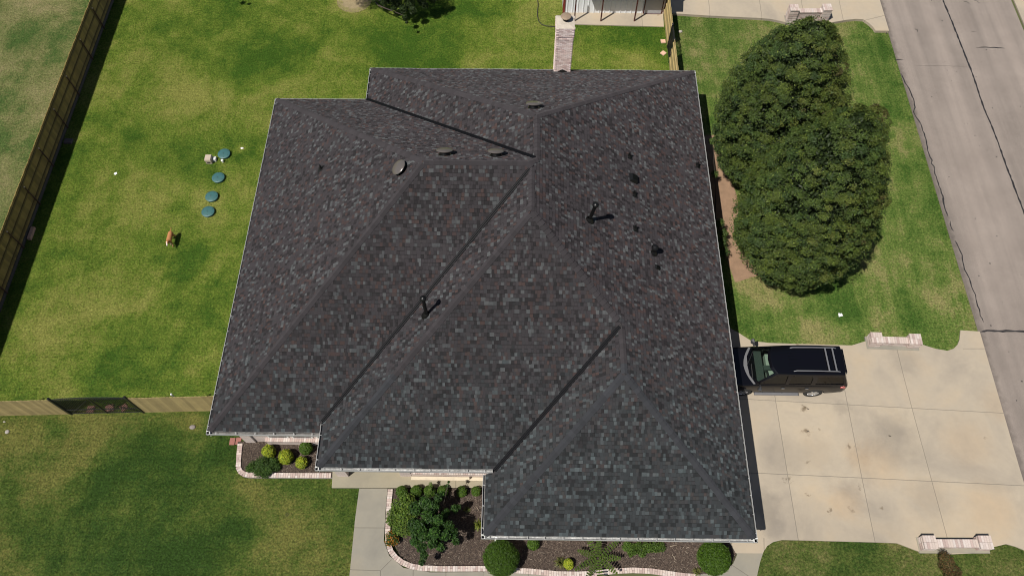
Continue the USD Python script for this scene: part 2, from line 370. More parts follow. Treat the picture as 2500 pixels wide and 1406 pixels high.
z3 = lambda pts, ox, oy: [(ox + x / 2.7778, oy + y / 2.7778) for x, y in pts]
seam([(2288, -40)] + z3([(1950, 0), (2000, 120), (2090, 350), (2150, 500), (2230, 740), (2300, 900), (2370, 1100), (2420, 1230), (2480, 1389)], 1600, 0) + [(2512, 550)], .085, .008)
seam(z3([(1668, 500), (1690, 560), (1720, 600), (1755, 690), (1760, 730), (1750, 760), (1770, 800), (1800, 840), (1815, 890), (1840, 960), (1845, 1020), (1875, 1090), (1872, 1110), (1890, 1130), (1895, 1180), (1910, 1220), (1950, 1330), (1955, 1389)], 1600, 0) + z3([(1950, 80), (1960, 150), (1985, 220)], 1600, 450), .055, .012)
seam(z3([(2000, 250), (2005, 290), (2025, 320)], 1600, 450), .045)
seam(z3([(2030, 380), (2055, 420), (2080, 480), (2085, 520), (2100, 580), (2130, 640), (2145, 690), (2170, 750), (2180, 800), (2200, 850), (2205, 890), (2225, 935)], 1600, 450), .055, .012)
seam(z3([(2205, 1000), (2250, 990), (2300, 994), (2380, 993), (2500, 996), (2600, 996)], 1600, 450), .09, .012)
seam(z3([(2175, 323), (2240, 322), (2300, 325), (2370, 330)], 1600, 0), .06, .008)
seam(z3([(1622, 410), (1650, 407), (1682, 407)], 1600, 0), .05, .008)
seam(z3([(1565, 212), (1570, 235)], 1600, 0), .06)
seam(z3([(1760, 195), (1775, 205), (1780, 220)], 1600, 0), .05)
seam(z3([(1770, 447), (1900, 449), (2110, 452)], 1600, 0), .015, .004)
seam(z3([(2140, 220), (2175, 215)], 1600, 0), .03)
for k in range(4):
    x, y = 2318 + rng.uniform(-10, 60), rng.uniform(-8, 6)
    seam([(x, y), (x + 10, y + 3), (x + 18, y + 9)], .03)
MBv = MB()
for k in range(60):
    x, y = rng.uniform(ROAD_X0 + .6, ROAD_X1 - .5), rng.uniform(8, 38)
    r_ = rng.uniform(.015, .04)
    MBv.lathe([(r_, .0), (r_ * .7, .004), (0.001, .005)], (x, y, .0205), n=6)
part('tar_spots', MBv, m_tar, road, kind='stuff')

# --- concrete, slab by slab
def concrete(name, col, scale=.38, blobs=()):
    n = {'g': ('geometry', {}), 'a': ('noise_texture', {'scale': scale, 'detail': 6., 'roughness': .6, 'distortion': .5}), 'b': ('noise_texture', {'scale': 4., 'detail': 6., 'roughness': .75}),
         'c': ('noise_texture', {'scale': 140., 'detail': 2.}), 'o': ('object_info', {}),
         'sp': ('voronoi_texture', {'scale': .55, 'randomness': 1.}), 'spn': ('noise_texture', {'scale': 9., 'detail': 3.}),
         'ra': ('rgb_ramp', {'ramp': [(.3, tuple(np.array(col) * (.82, .83, .86))), (.5, col), (.72, tuple(np.array(col) * (1.10, 1.05, .98)))]}),
         'rb': ('rgb_ramp', {'ramp': [(.25, (.945,) * 3), (.7, (1.035,) * 3)]}), 'rc': ('rgb_ramp', {'ramp': [(.3, (.94,) * 3), (.7, (1.06,) * 3)]}),
         'sd': ('math', {'math_type': 'multiply_add', 'value2': .12}), 'rs': ('rgb_ramp', {'ramp': [(.075, (.60, .57, .52)), (.12, (1, 1, 1))]}),
         'm1': ('mix_color', {'blend_type': 'multiply', 'fac': 1.}), 'm2': ('mix_color', {'blend_type': 'multiply', 'fac': 1.}), 'm3': ('mix_color', {'blend_type': 'multiply', 'fac': 1.}),
         'ro': ('rgb_ramp', {'ramp': [(0, (.95, .955, .965)), (1, (1.04, 1.035, 1.02))]}), 'm4': ('mix_color', {'blend_type': 'multiply', 'fac': 1.}),
         'bp': ('bump', {'strength': .6, 'distance': .003}), 'p': ('principled_bsdf', {'roughness': .85, 'specular_ior_level': .25})}
    l = [('g.position', f'{k}.vector') for k in ('a', 'b', 'c', 'sp', 'spn')] + [('a.fac', 'ra.fac'), ('b.fac', 'rb.fac'), ('c.fac', 'rc.fac'), ('spn.fac', 'sd.value1'), ('sp.distance', 'sd.value3'), ('sd.value', 'rs.fac'),
         ('ra.color', 'm1.a'), ('rb.color', 'm1.b'), ('m1.result', 'm2.a'), ('rc.color', 'm2.b'), ('m2.result', 'm3.a'), ('rs.color', 'm3.b'), ('o.random', 'ro.fac'), ('m3.result', 'm4.a'), ('ro.color', 'm4.b'),
         ('m4.result', 'p.base_color'), ('c.fac', 'bp.height'), ('bp.normal', 'p.normal')]
    if blobs:                                                     # smudges and rust stains (x, y, radius, strength, colour)
        n['wo'] = ('noise_texture', {'scale': 2.2, 'detail': 4., 'roughness': .7})
        n['ws'] = ('vector_math', {'math_type': 'scale', 'scale': .9})
        n['wa'] = ('vector_math', {'math_type': 'add'})
        l += [('g.position', 'wo.vector'), ('wo.color', 'ws.vector1'), ('g.position', 'wa.vector1'), ('ws.vector', 'wa.vector2')]
        last = 'm4.result'
        for i, (x, y, rad, amt, c) in enumerate(blobs):
            n[f'v{i}'] = ('vector_math', {'math_type': 'distance', 'vector2': (x + .45, y + .45, .5)})
            n[f'q{i}'] = ('map_range', {'range_type': 'smoothstep', 'from_min': rad * .2, 'from_max': rad, 'to_min': amt, 'to_max': 0., 'clamp': True})
            n[f'x{i}'] = ('mix_color', {'blend_type': 'multiply', 'b': c})
            l += [('wa.vector', f'v{i}.vector1'), (f'v{i}.value', f'q{i}.value'), (f'q{i}.result', f'x{i}.fac'), (last, f'x{i}.a')]
            last = f'x{i}.result'
        l = [x_ for x_ in l if x_ != ('m4.result', 'p.base_color')] + [(last, 'p.base_color')]
    return M(name, n, l, 'p.BSDF')


GR, RU, DK = (.62, .63, .66), (1.0, .88, .75), (.34, .30, .25)
_b = lambda px, py, rad, amt, c: (*G(px, py, DZ)[:2], rad, amt, c)
STAINS = [_b(2053, 996, .55, .45, GR), _b(2175, 1035, 1.0, .35, GR), _b(2190, 1085, 1.6, .45, GR), _b(1912, 1110, 1.3, .35, GR), _b(1990, 1110, 1.2, .3, GR), _b(1870, 1235, .9, .6, GR), _b(1885, 1290, .8, .5, GR), _b(2270, 1215, 1.3, .4, GR),
          _b(2210, 880, 1.1, .45, GR), _b(2080, 1200, .7, .35, GR), _b(2140, 1130, 1.4, .45, RU), _b(2065, 1225, 1.0, .5, RU), _b(2360, 1080, 1.6, .4, RU), _b(2420, 1240, 1.6, .45, RU), _b(2090, 1110, .8, .4, RU), _b(2440, 985, 1.2, .35, RU),
          _b(1964, 999, .20, .8, DK), _b(1970, 1054, .26, .8, DK), _b(1995, 1046, .16, .6, DK), _b(2073, 1090, .16, .7, DK), _b(1974, 1131, .16, .6, DK), _b(1931, 1171, .14, .7, DK), _b(1973, 1211, .13, .7, DK), _b(2026, 1246, .13, .7, DK), _b(2078, 1244, .15, .45, DK), _b(2100, 1193, .14, .4, DK), _b(1917, 1176, .14, .6, DK), _b(2400, 1068, .12, .4, DK),
          _b(2000, 1300, 2.2, .3, GR), _b(2150, 1290, 1.6, .3, GR)]
m_drive = concrete('concrete_drive', (.358, .304, .234), blobs=STAINS)
m_walk = concrete('concrete_walk', (.238, .220, .180))
m_porch = concrete('concrete_porch', (.262, .235, .175))
m_joint = plain('concrete_joint', (.16, .145, .12), .9)


def slabs(name, pg, z, lines, mat, w=.022, label=None, thick=.16):
    path = numbered('/World', name)
    x = UsdGeom.Xform.Define(stage, path); BASE[path] = np.zeros(3)
    data(x.GetPrim(), kind='structure')
    part('base', MB().poly(pg.buffer(-.012), -.04, z - .015), m_joint, path)
    cut = unary_union([LineString(l).buffer(w / 2, cap_style='flat') for l in lines]) if lines else Polygon()
    for g in getattr(pg.difference(cut), 'geoms', [pg.difference(cut)]):
        if g.area > .02:
            part('slab', MB().poly(g.simplify(.004), max(z - thick, -.03), z), mat, path)
    return path


L8 = lambda pts, z: G2(z3(pts, 1600, 906), z)
ext = lambda a, b, k=.4: [tuple(np.array(a) + (np.array(a) - np.array(b)) * 0), tuple(np.array(b))]
drive = slabs('driveway', drive_pg, DZ, [
    L8([(790, 40), (810, 165), (895, 690), (970, 1145)], DZ), L8([(1262, 20), (1275, 80), (1400, 720), (1493, 1170)], DZ),
    G2([(2183, 825), (2188.6, 847.8)], DZ) + L8([(1675, 0), (1740, 250), (1875, 745), (1985, 1150), (2010, 1240)], DZ),
    L8([(560, 185), (630, 190), (1740, 250), (2390, 285), (2480, 289)], DZ), L8([(560, 684), (700, 690), (1400, 722), (1875, 745), (2500, 775), (2700, 786)], DZ),
    G2(z3([(2085, 1114), (2240, 1114)], 1600, 450), DZ), G2(z3([(500, 1004), (560, 990)], 1600, 450), DZ), G2([(1865, 1312), (1866, 1350)], DZ), [(XR - OV, 15.9), (9.8, 14.9)]], m_drive)
slabs('walkway', walk_pg, WZ, [G2([(840, 1287), (960, 1288)], WZ), G2([(840, 1389), (900, 1391), (929, 1392), (956, 1365)], WZ), G2([(929, 1392), (928, 1440)], WZ)] +
      [G2([(x, 1380), (x - 1, 1460)], WZ) for x in (1009, 1089, 1180, 1290, 1400, 1516, 1620)] + [G2([(1775, 1370), (1850, 1420)], WZ), G2([(1780, 1330), (1880, 1352)], WZ)], m_walk)
slabs('porch_floor', porch_pg, PZ, [G2([(1113, 1150), (1113, 1195)], PZ)], m_porch)
slabs('back_driveway', bdrive_pg, DB, [G2([(1721, -60), (1730, 0), (1734, 45)], DB), G2([(1845, -60), (1854, 0), (1861, 50)], DB), G2([(1942, -60), (1956, 0), (1966, 65)], DB), G2([(2036, -60), (2048, 0), (2060, 55)], DB), G2([(2105, 52), (2170, 36)], DB)], m_drive)
slabs('barn_apron', apron_pg, .06, [[(6.9, 33), (6.95, 36)]], m_drive)
slabs('far_driveway', sbox(ROAD_X1 + .15, 33.5, 45, 39.), .05, [], m_drive)

# --- lawns: sheets of turf, then the grass itself
def sheet(name, pg, mat, z=0.):
    mb = MB()
    for g in getattr(pg, 'geoms', [pg]):
        if g.area < .01: continue
        v, f = trimesh.creation.triangulate_polygon(g, engine='earcut')
        mb.add(np.hstack([v, np.full((len(v), 1), z)]), f)
    return solo(name, mb, mat, kind='structure')


FY0, FY1 = 10.56, 10.9                                            # line of the front fence
front_pg = Polygon([(-60, 10.4), (FX, 10.52), (-11, 10.95), (-11, 9.), (3, 9), (3, -12), (-60, -12)]).difference(hard)
back_pg = Polygon([(FX, 10.52), (-11, 10.95), (-11, 20), (8.18, 20), (8.18, 46), (FX, 46)]).difference(hard)
side_pg = sbox(8.18, 12.5, ROAD_X0, 36.5).difference(hard).difference(tree_soil)
corner_pg = sbox(8.6, -2, ROAD_X0, 6.5).difference(hard)
neigh_pg = Polygon([(-60, 10.4), (FX, 10.52), (FX, 46), (-60, 46)])
lawns = [('front_lawn', front_pg, m_front), ('back_lawn', back_pg, m_back), ('side_lawn', side_pg, m_side), ('corner_lawn', corner_pg, m_corner), ('neighbour_lawn', neigh_pg, m_neigh)]
for nm, pg, mt in lawns:
    sheet(nm, pg, mt)
sheet('bare_soil', tree_soil.difference(hard), m_soil, .003)


def blades(n, half, hmin, hmax, seed, w=.006):
    r = np.random.default_rng(seed)
    p = np.stack([r.uniform(-half, half, n), r.uniform(-half, half, n), np.zeros(n)], 1)
    a = r.uniform(0, 2 * PI, n); h = r.uniform(hmin, hmax, n); lean = r.uniform(.6, 1.9, n) * h
    d = np.stack([np.cos(a), np.sin(a), np.zeros(n)], 1); side = np.stack([-np.sin(a), np.cos(a), np.zeros(n)], 1) * (w * r.uniform(.7, 1.3, n))[:, None]
    mid = p + d * (lean * .35)[:, None] + np.array([0, 0, 1]) * (h * .65)[:, None]
    tip = p + d * lean[:, None] + np.array([0, 0, 1]) * h[:, None]
    v = np.stack([p - side, p + side, mid - side * .8, mid + side * .8, tip], 1).reshape(-1, 3)
    k = np.arange(n)[:, None] * 5
    f = np.vstack([k + [0, 1, 3], k + [0, 3, 2], k + [2, 3, 4]])
    return v, f


def grass(name, pg, mat, view, hmin, hmax, seed, cell=.5, sub=4, dens=1900):
    """Tufts of blades over a lawn: broad mats inside, small tufts along its edges."""
    path = numbered('/World', name)
    pi = UsdGeom.PointInstancer.Define(stage, path)
    data(pi.GetPrim(), kind='stuff')
    protos = []
    for k in range(5):
        half = cell / 2 + .02 if k < 3 else cell / sub / 2 + .01
        v, f = blades(int(dens * (2 * half) ** 2), half, hmin, hmax, seed + k)
        usdkit.mesh(stage, f'{path}/tuft_{k + 1:03d}', (v, f), mat)
        protos.append(f'{path}/tuft_{k + 1:03d}')
    pi.CreatePrototypesRel().SetTargets(protos)
    pgv = pg.intersection(view)
    shapely.prepare(pgv)
    x0, y0, x1, y1 = pgv.bounds
    gx, gy = np.meshgrid(np.arange(x0, x1 + cell, cell), np.arange(y0, y1 + cell, cell))
    c = np.stack([gx.ravel(), gy.ravel()], 1)
    boxes = shapely.box(c[:, 0] - cell / 2, c[:, 1] - cell / 2, c[:, 0] + cell / 2, c[:, 1] + cell / 2)
    inside = shapely.contains_properly(pgv, boxes); touch = shapely.intersects(pgv, boxes) & ~inside
    big = c[inside]
    off = (np.arange(sub) + .5) / sub * cell - cell / 2
    sm = (c[touch][:, None] + np.stack(np.meshgrid(off, off), -1).reshape(1, -1, 2)).reshape(-1, 2)
    sm = sm[shapely.contains(pgv, shapely.points(sm))]
    r = np.random.default_rng(seed)
    pos = np.vstack([np.hstack([big, np.zeros((len(big), 1))]), np.hstack([sm, np.zeros((len(sm), 1))])])
    idx = np.concatenate([r.integers(0, 3, len(big)), r.integers(3, 5, len(sm))])
    q = r.integers(0, 4, len(pos)) * PI / 2
    pi.CreatePositionsAttr(Vt.Vec3fArray.FromNumpy(pos.astype(np.float32)))
    pi.CreateProtoIndicesAttr(Vt.IntArray.FromNumpy(idx.astype(np.int32)))
    pi.CreateOrientationsAttr(Vt.QuathArray([Gf.Quath(float(math.cos(t / 2)), 0, 0, float(math.sin(t / 2))) for t in q]))
    pi.CreateScalesAttr(Vt.Vec3fArray.FromNumpy(np.stack([np.ones(len(pos)), np.ones(len(pos)), r.uniform(.8, 1.2, len(pos))], 1).astype(np.float32)))


view = Polygon(G2([(-40, -40), (2540, -40), (2540, 1446), (-40, 1446)]))
bare = unary_union([tree_soil.buffer(-.1), ring_pg.buffer(-.3)])
grass('front_lawn_grass', front_pg, m_front, view, .014, .038, 11)
grass('back_lawn_grass', back_pg.difference(bare), m_back, view, .014, .038, 22)
grass('side_lawn_grass', side_pg.difference(bare), m_side, view, .012, .034, 33)
grass('corner_lawn_grass', corner_pg, m_corner, view, .014, .036, 44)
grass('neighbour_grass', neigh_pg, m_neigh, view, .010, .028, 55)

# ================================================================== the house
house = thing('house', 'brick house under a big dark brown shingle roof with many hips and white gutters', 'house', (0, 16.5, 0))
m_brick = M('wall_brick', {'g': ('geometry', {}), 'mp': ('mapping', {'scale': (1, 1, 1), 'rotation': (PI / 2, 0, 0)}),
                           'b': ('brick_texture', {'scale': 1., 'color1': (.62, .50, .44), 'color2': (.50, .40, .36), 'mortar': (.62, .59, .55), 'mortar_size': .008, 'brick_width': .2, 'row_height': .075}),
                           'p': ('principled_bsdf', {'roughness': .9})}, [('g.position', 'mp.vector'), ('mp.vector', 'b.vector'), ('b.color', 'p.base_color')], 'p.BSDF')
m_white = plain('white_paint', (.74, .74, .72), .45, var=.04, scale=3)
m_gutter = plain('gutter_white', (.33, .33, .325), .4, var=.10, scale=4)
m_troughl = plain('gutter_inside_clean', (.30, .30, .295), .5, var=.6, scale=1.5, fine=.3, fscale=12)
m_trough = plain('gutter_inside', (.13, .125, .12), .6, var=.5, scale=2.2, fine=.3, fscale=14)
m_soffit = plain('soffit', (.68, .67, .64), .6)
m_deck = plain('roof_felt', (.030, .027, .028), .95, var=.2)
m_shingle = plain('shingle', (1., 1., 1.), .88, var=.13, scale=.6, tone=True, fine=.22, fscale=70., spec=.3, drough=1.)
m_cap = plain('shingle_cap', (.0345, .0305, .0335), .9, var=.10, scale=1.2, tone=True, fine=.15, fscale=80., spec=.3, drough=1.)
m_valley = plain('valley_metal', (.003, .003, .0042), .5, var=.2, spec=.22)
m_vent = plain('vent_metal', (.115, .100, .09), .22, metal=.2, var=.08, spec=.9)
m_black = plain('black_metal', (.005, .005, .005), .4, var=.2, spec=.4)
m_lead = plain('black_boot', (.006, .006, .006), .5, var=.2)

sl = dict(right=1.003, back=1.007, ib=1.0, lb=.989, lw=.998, lm=.996, lg=.997, fh=.998, ff=1.013, fd=.999)
sl = {k: v * S0 for k, v in sl.items()}
PL = {  # z = a x + b y + c above the eaves' level
    'right': (-sl['right'], 0, sl['right'] * XR), 'back': (0, -sl['back'], sl['back'] * YB), 'ib': (0, -sl['ib'], sl['ib'] * YI),
    'lb': (sl['lb'], 0, -sl['lb'] * XLB), 'lw': (sl['lw'], 0, -sl['lw'] * XLW), 'lm': (sl['lm'], 0, -sl['lm'] * XLM + ZM), 'lg': (sl['lg'], 0, -sl['lg'] * XLG),
    'fh': (0, sl['fh'], -sl['fh'] * YH), 'ff': (0, sl['ff'], -sl['ff'] * YF + ZM), 'fd': (0, sl['fd'], -sl['fd'] * YD)}
PL = {k: (a, b, c + EZ) for k, (a, b, c) in PL.items()}


def meet(*k):
    A = np.array([[PL[i][0], PL[i][1], -1] for i in k]); B = -np.array([PL[i][2] for i in k])
    return np.linalg.solve(A, B)


def roof_at(px, py, k):
    a, b, c = PL[k]
    return on_plane(px, py, np.array([-a, -b, 1.]), c)


def nrm(k):
    a, b, c = PL[k]; n = np.array([-a, -b, 1.]); return n / np.linalg.norm(n)


E_ = lambda x, y, z=0.: np.array([x, y, EZ + z])
A_, B_, C_, D_, F_, H_, I_, J_ = E_(XLB, YB), E_(XR, YB), E_(XR, YD), E_(XLG, YD), E_(XLM, YF, ZM), E_(XLW, YH), E_(XLW, YI), E_(XLB, YI)
G0, GV, E0, EV = E_(XLM, YH), E_(XLM, YH + ZM / sl['fh'], ZM), E_(XLG, YF), E_(XLG + ZM / sl['lg'], YF, ZM)
R1, L1, L2, L3, L4 = meet('right', 'back', 'lb'), meet('lw', 'ib', 'fh'), meet('ib', 'fh', 'right'), meet('lb', 'right', 'ib'), meet('lm', 'right', 'fh')
R3, R4, R5 = meet('lm', 'ff', 'right'), meet('lg', 'ff', 'right'), meet('lg', 'fd', 'right')
FACES = {'right': ([C_, B_, R1, L3, L2, L4, R3, R4, R5], (0, 1, 0)), 'back': ([B_, A_, R1], (-1, 0, 0)), 'lb': ([A_, J_, L3, R1], (0, -1, 0)),
         'ib': ([J_, I_, L1, L2, L3], (-1, 0, 0)), 'lw': ([I_, H_, L1], (0, -1, 0)), 'fh': ([H_, G0, GV, L4, L2, L1], (1, 0, 0)),
         'lm': ([GV, F_, R3, L4], (0, -1, 0)), 'ff': ([F_, EV, R4, R3], (1, 0, 0)), 'lg': ([EV, E0, D_, R5, R4], (0, -1, 0)), 'fd': ([D_, C_, R5], (1, 0, 0))}
VALLEYS = [(J_, L3, 'lb', 'ib'), (GV, L4, 'fh', 'lm'), (EV, R4, 'ff', 'lg')]
INS = .105                                                        # the shingles start this far inside the gutter's lip, on plan

TONES = [((.0315, .0275, .0305), 36), ((.036, .0315, .034), 15), ((.0155, .0135, .0150), 13), ((.0215, .0185, .0205), 10), ((.052, .0535, .0565), 11), ((.067, .070, .0725), 5), ((.042, .0280, .0275), 8), ((.048, .0310, .0285), 4)]
tn = np.array([t for t, _ in TONES]); tw = np.array([w for _, w in TONES], float); tw /= tw.sum()
deck = MB()
cells = []                                                        # (distance to camera, vertices, faces, tone)
ROW = .1435
for key, (corners, along) in FACES.items():
    n = nrm(key); e = np.array(along, float); upv = np.cross(n, e)
    if upv[2] < 0:
        upv = -upv
    o = np.array(corners[0]) if key not in ('lg', 'lm') else (D_ if key == 'lg' else F_)
    loc = [((np.array(p) - o) @ e, (np.array(p) - o) @ upv) for p in corners]
    pg = Polygon(loc).buffer(0)
    b0 = INS * math.sqrt(1 + sl[key] ** 2)
    pg = pg.intersection(sbox(-100, b0, 100, 100))
    w3 = lambda uv, h: o + np.asarray(uv)[:, :1] * e + np.asarray(uv)[:, 1:2] * upv + n * h
    v, f = trimesh.creation.triangulate_polygon(pg, engine='earcut')
    deck.add(w3(v, -.012), f)
    keep = pg
    for p, q, k1, k2 in VALLEYS:
        if key in (k1, k2):
            keep = keep.difference(LineString([((p - o) @ e, (p - o) @ upv), ((q - o) @ e, (q - o) @ upv)]).buffer(.070))
    shapely.prepare(keep)
    u0, v0, u1, v1 = keep.bounds
    rows = int((v1 - b0) / ROW) + 1
    quads = []
    for j in range(rows):
        lo = b0 + j * ROW
        x = u0 - rng.uniform(0, .2)
        while x < u1:
            w = rng.choice([.085, .10, .115, .13, .17], p=[.15, .3, .3, .15, .1]) * rng.uniform(.92, 1.08)
            quads.append((x, lo, x + w, lo + ROW)); x += w
    quads = np.array(quads)
    bx = shapely.box(*quads.T)
    ins = shapely.contains_properly(keep, bx); cross = shapely.intersects(keep, bx) & ~ins
    k = len(quads)
    tone = tn[rng.choice(len(tn), k, p=tw)] * rng.uniform(.9, 1.1, (k, 1))
    thick = rng.choice([.006, .015], k)
    py_ = o[1] + quads[:, 0] * e[1] + quads[:, 1] * upv[1]
    cool = np.clip((12.5 - py_) / 6 + rng.normal(0, .25, k), 0, 1)[:, None]   # cool sky reflection painted into the shingle tone towards the front
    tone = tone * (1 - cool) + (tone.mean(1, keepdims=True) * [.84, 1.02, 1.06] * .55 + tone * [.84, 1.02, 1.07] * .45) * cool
    for i in np.nonzero(ins)[0]:
        a, c, b, d = quads[i]
        g = .0025
        t = thick[i]
        uv = [(a + g, c), (b - g, c), (b, d), (a, d)]
        if t > .01:
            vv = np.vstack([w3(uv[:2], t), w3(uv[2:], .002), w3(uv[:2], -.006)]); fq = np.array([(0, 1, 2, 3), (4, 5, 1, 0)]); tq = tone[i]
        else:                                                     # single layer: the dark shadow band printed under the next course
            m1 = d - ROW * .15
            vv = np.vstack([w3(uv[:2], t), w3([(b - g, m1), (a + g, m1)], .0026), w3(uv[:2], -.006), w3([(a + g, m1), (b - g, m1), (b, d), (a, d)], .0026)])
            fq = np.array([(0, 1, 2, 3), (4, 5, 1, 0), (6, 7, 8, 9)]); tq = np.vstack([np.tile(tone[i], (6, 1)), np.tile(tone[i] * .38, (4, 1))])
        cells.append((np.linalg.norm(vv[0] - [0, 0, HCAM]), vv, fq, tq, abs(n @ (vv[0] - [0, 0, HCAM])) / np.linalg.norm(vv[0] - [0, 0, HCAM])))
    for i in np.nonzero(cross)[0]:
        g = bx[i].intersection(keep)
        for h in getattr(g, 'geoms', [g]):
            if h.geom_type == 'Polygon' and h.area > 3e-4:
                c = np.array(h.exterior.coords)[:-1]
                lo, t = quads[i][1], thick[i]
                vv = np.vstack([w3(c[[m]], .002 + (t - .002) * (1 - (c[m, 1] - lo) / ROW)) for m in range(len(c))])
                ff = np.array([(0, m, m + 1) for m in range(1, len(c) - 1)])
                cells.append((1e9, vv, ff, tone[i], 1))
roof = part('roof', deck, m_deck, house)
order = sorted(range(len(cells)), key=lambda i: cells[i][0] / cells[i][4] if cells[i][0] < 1e8 else 1e9)
rest = MB()
for r_, i in enumerate(order):
    _, vv, ff, tone, _ = cells[i]
    if r_ < 298:
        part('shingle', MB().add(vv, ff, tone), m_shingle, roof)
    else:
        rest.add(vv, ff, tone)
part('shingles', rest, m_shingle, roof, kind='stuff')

# hip and ridge caps, from the eave upwards
caps = []


def cap_run(p, q, k1, k2, step=.19, wid=.145, lift=.0):
    p, q = np.array(p), np.array(q); L = np.linalg.norm(q - p); d = (q - p) / L
    n1, n2 = nrm(k1), nrm(k2)
    s1 = np.cross(n1, d); s1 = s1 if s1[2] < 0 else -s1
    s2 = np.cross(n2, d); s2 = s2 if s2[2] < 0 else -s2
    if abs(s1[2]) < 1e-6: s1 = -s1
    cnt = int(L / step)
    for i in range(cnt):
        a = p + d * (i * step); b = p + d * min(L, (i + 1) * step + .02)
        hi, lo = .038, .020
        jt = rng.uniform(-.006, .006)
        ww = wid + rng.uniform(-.006, .006)
        up_ = (n1 + n2) / np.linalg.norm(n1 + n2)
        ra, rb = a + up_ * (hi + lift), b + up_ * (lo + lift - .004)
        v = np.array([ra, ra + s1 * ww - up_ * .004 + d * jt, rb + s1 * wid - up_ * .004, rb, rb + s2 * wid - up_ * .004, ra + s2 * ww - up_ * .004 + d * jt,
                      ra - up_ * .016, ra + s1 * ww - up_ * .018, ra + s2 * ww - up_ * .018, rb + s1 * wid - up_ * .018, rb + s2 * wid - up_ * .018])
        f = [(0, 1, 2, 3), (0, 3, 4, 5), (6, 7, 1, 0), (8, 6, 0, 5), (1, 7, 9, 2), (5, 4, 10, 8)]
        caps.append((np.linalg.norm(a - [0, 0, HCAM]), v, np.array(f), rng.uniform(.86, 1.14)))


for p, q, k1, k2 in [(A_, R1, 'lb', 'back'), (B_, R1, 'right', 'back'), (H_, L1, 'lw', 'fh'), (I_, L1, 'lw', 'ib'), (F_, R3, 'lm', 'ff'), (D_, R5, 'lg', 'fd'), (C_, R5, 'right', 'fd'), (R4, R3, 'ff', 'right'),
                     (L3, R1, 'lb', 'right'), (L1, L2, 'ib', 'fh'), (R3, L4, 'lm', 'right'), (R5, R4, 'lg', 'right'), (L4, L2, 'fh', 'right'), (L3, L2, 'ib', 'right')]:
    p, q = np.array(p), np.array(q)
    if abs(q[2] - p[2]) > 1.5:
        d = (q - p) / np.linalg.norm(q - p); p = p + d * .22
    cap_run(p, q, k1, k2)
caps.sort(key=lambda c: c[0])
rest = MB()
for i, (_, v, f, t) in enumerate(caps):
    if i < 296:
        part('ridge_cap', MB().add(v, f, t * (np.array([.86, 1.02, 1.07]) if v[0, 1] < 10.5 else np.ones(3))), m_cap, roof)  # front caps carry the same painted cool sky cast
    else:
        rest.add(v, f, np.full(3, t))
if rest.n:
    part('ridge_caps', rest, m_cap, roof, kind='stuff')

# valley metal
for p, q, k1, k2 in VALLEYS:
    d = (q - p) / np.linalg.norm(q - p); n1, n2 = nrm(k1), nrm(k2)
    s1 = np.cross(n1, d); s1 = s1 if s1[2] > 0 else -s1
    s2 = np.cross(n2, d); s2 = s2 if s2[2] > 0 else -s2
    up_ = (n1 + n2) / np.linalg.norm(n1 + n2)
    a, b = p + d * .12, q - d * .10
    mb = MB()
    for s_, n_ in ((s1, n1), (s2, n2)):
        mb.add([a + n_ * .010, a + s_ * .092 + n_ * .010, b + s_ * .092 + n_ * .010, b + n_ * .010], [(0, 1, 2, 3)])
        mb.tube([a + s_ * .048 + n_ * .020, b + s_ * .048 + n_ * .020], .034, 8)
    mb.tube([a + up_ * .018, b + up_ * .018], .028, 8)
    part('valley_flashing', mb, m_valley, house)

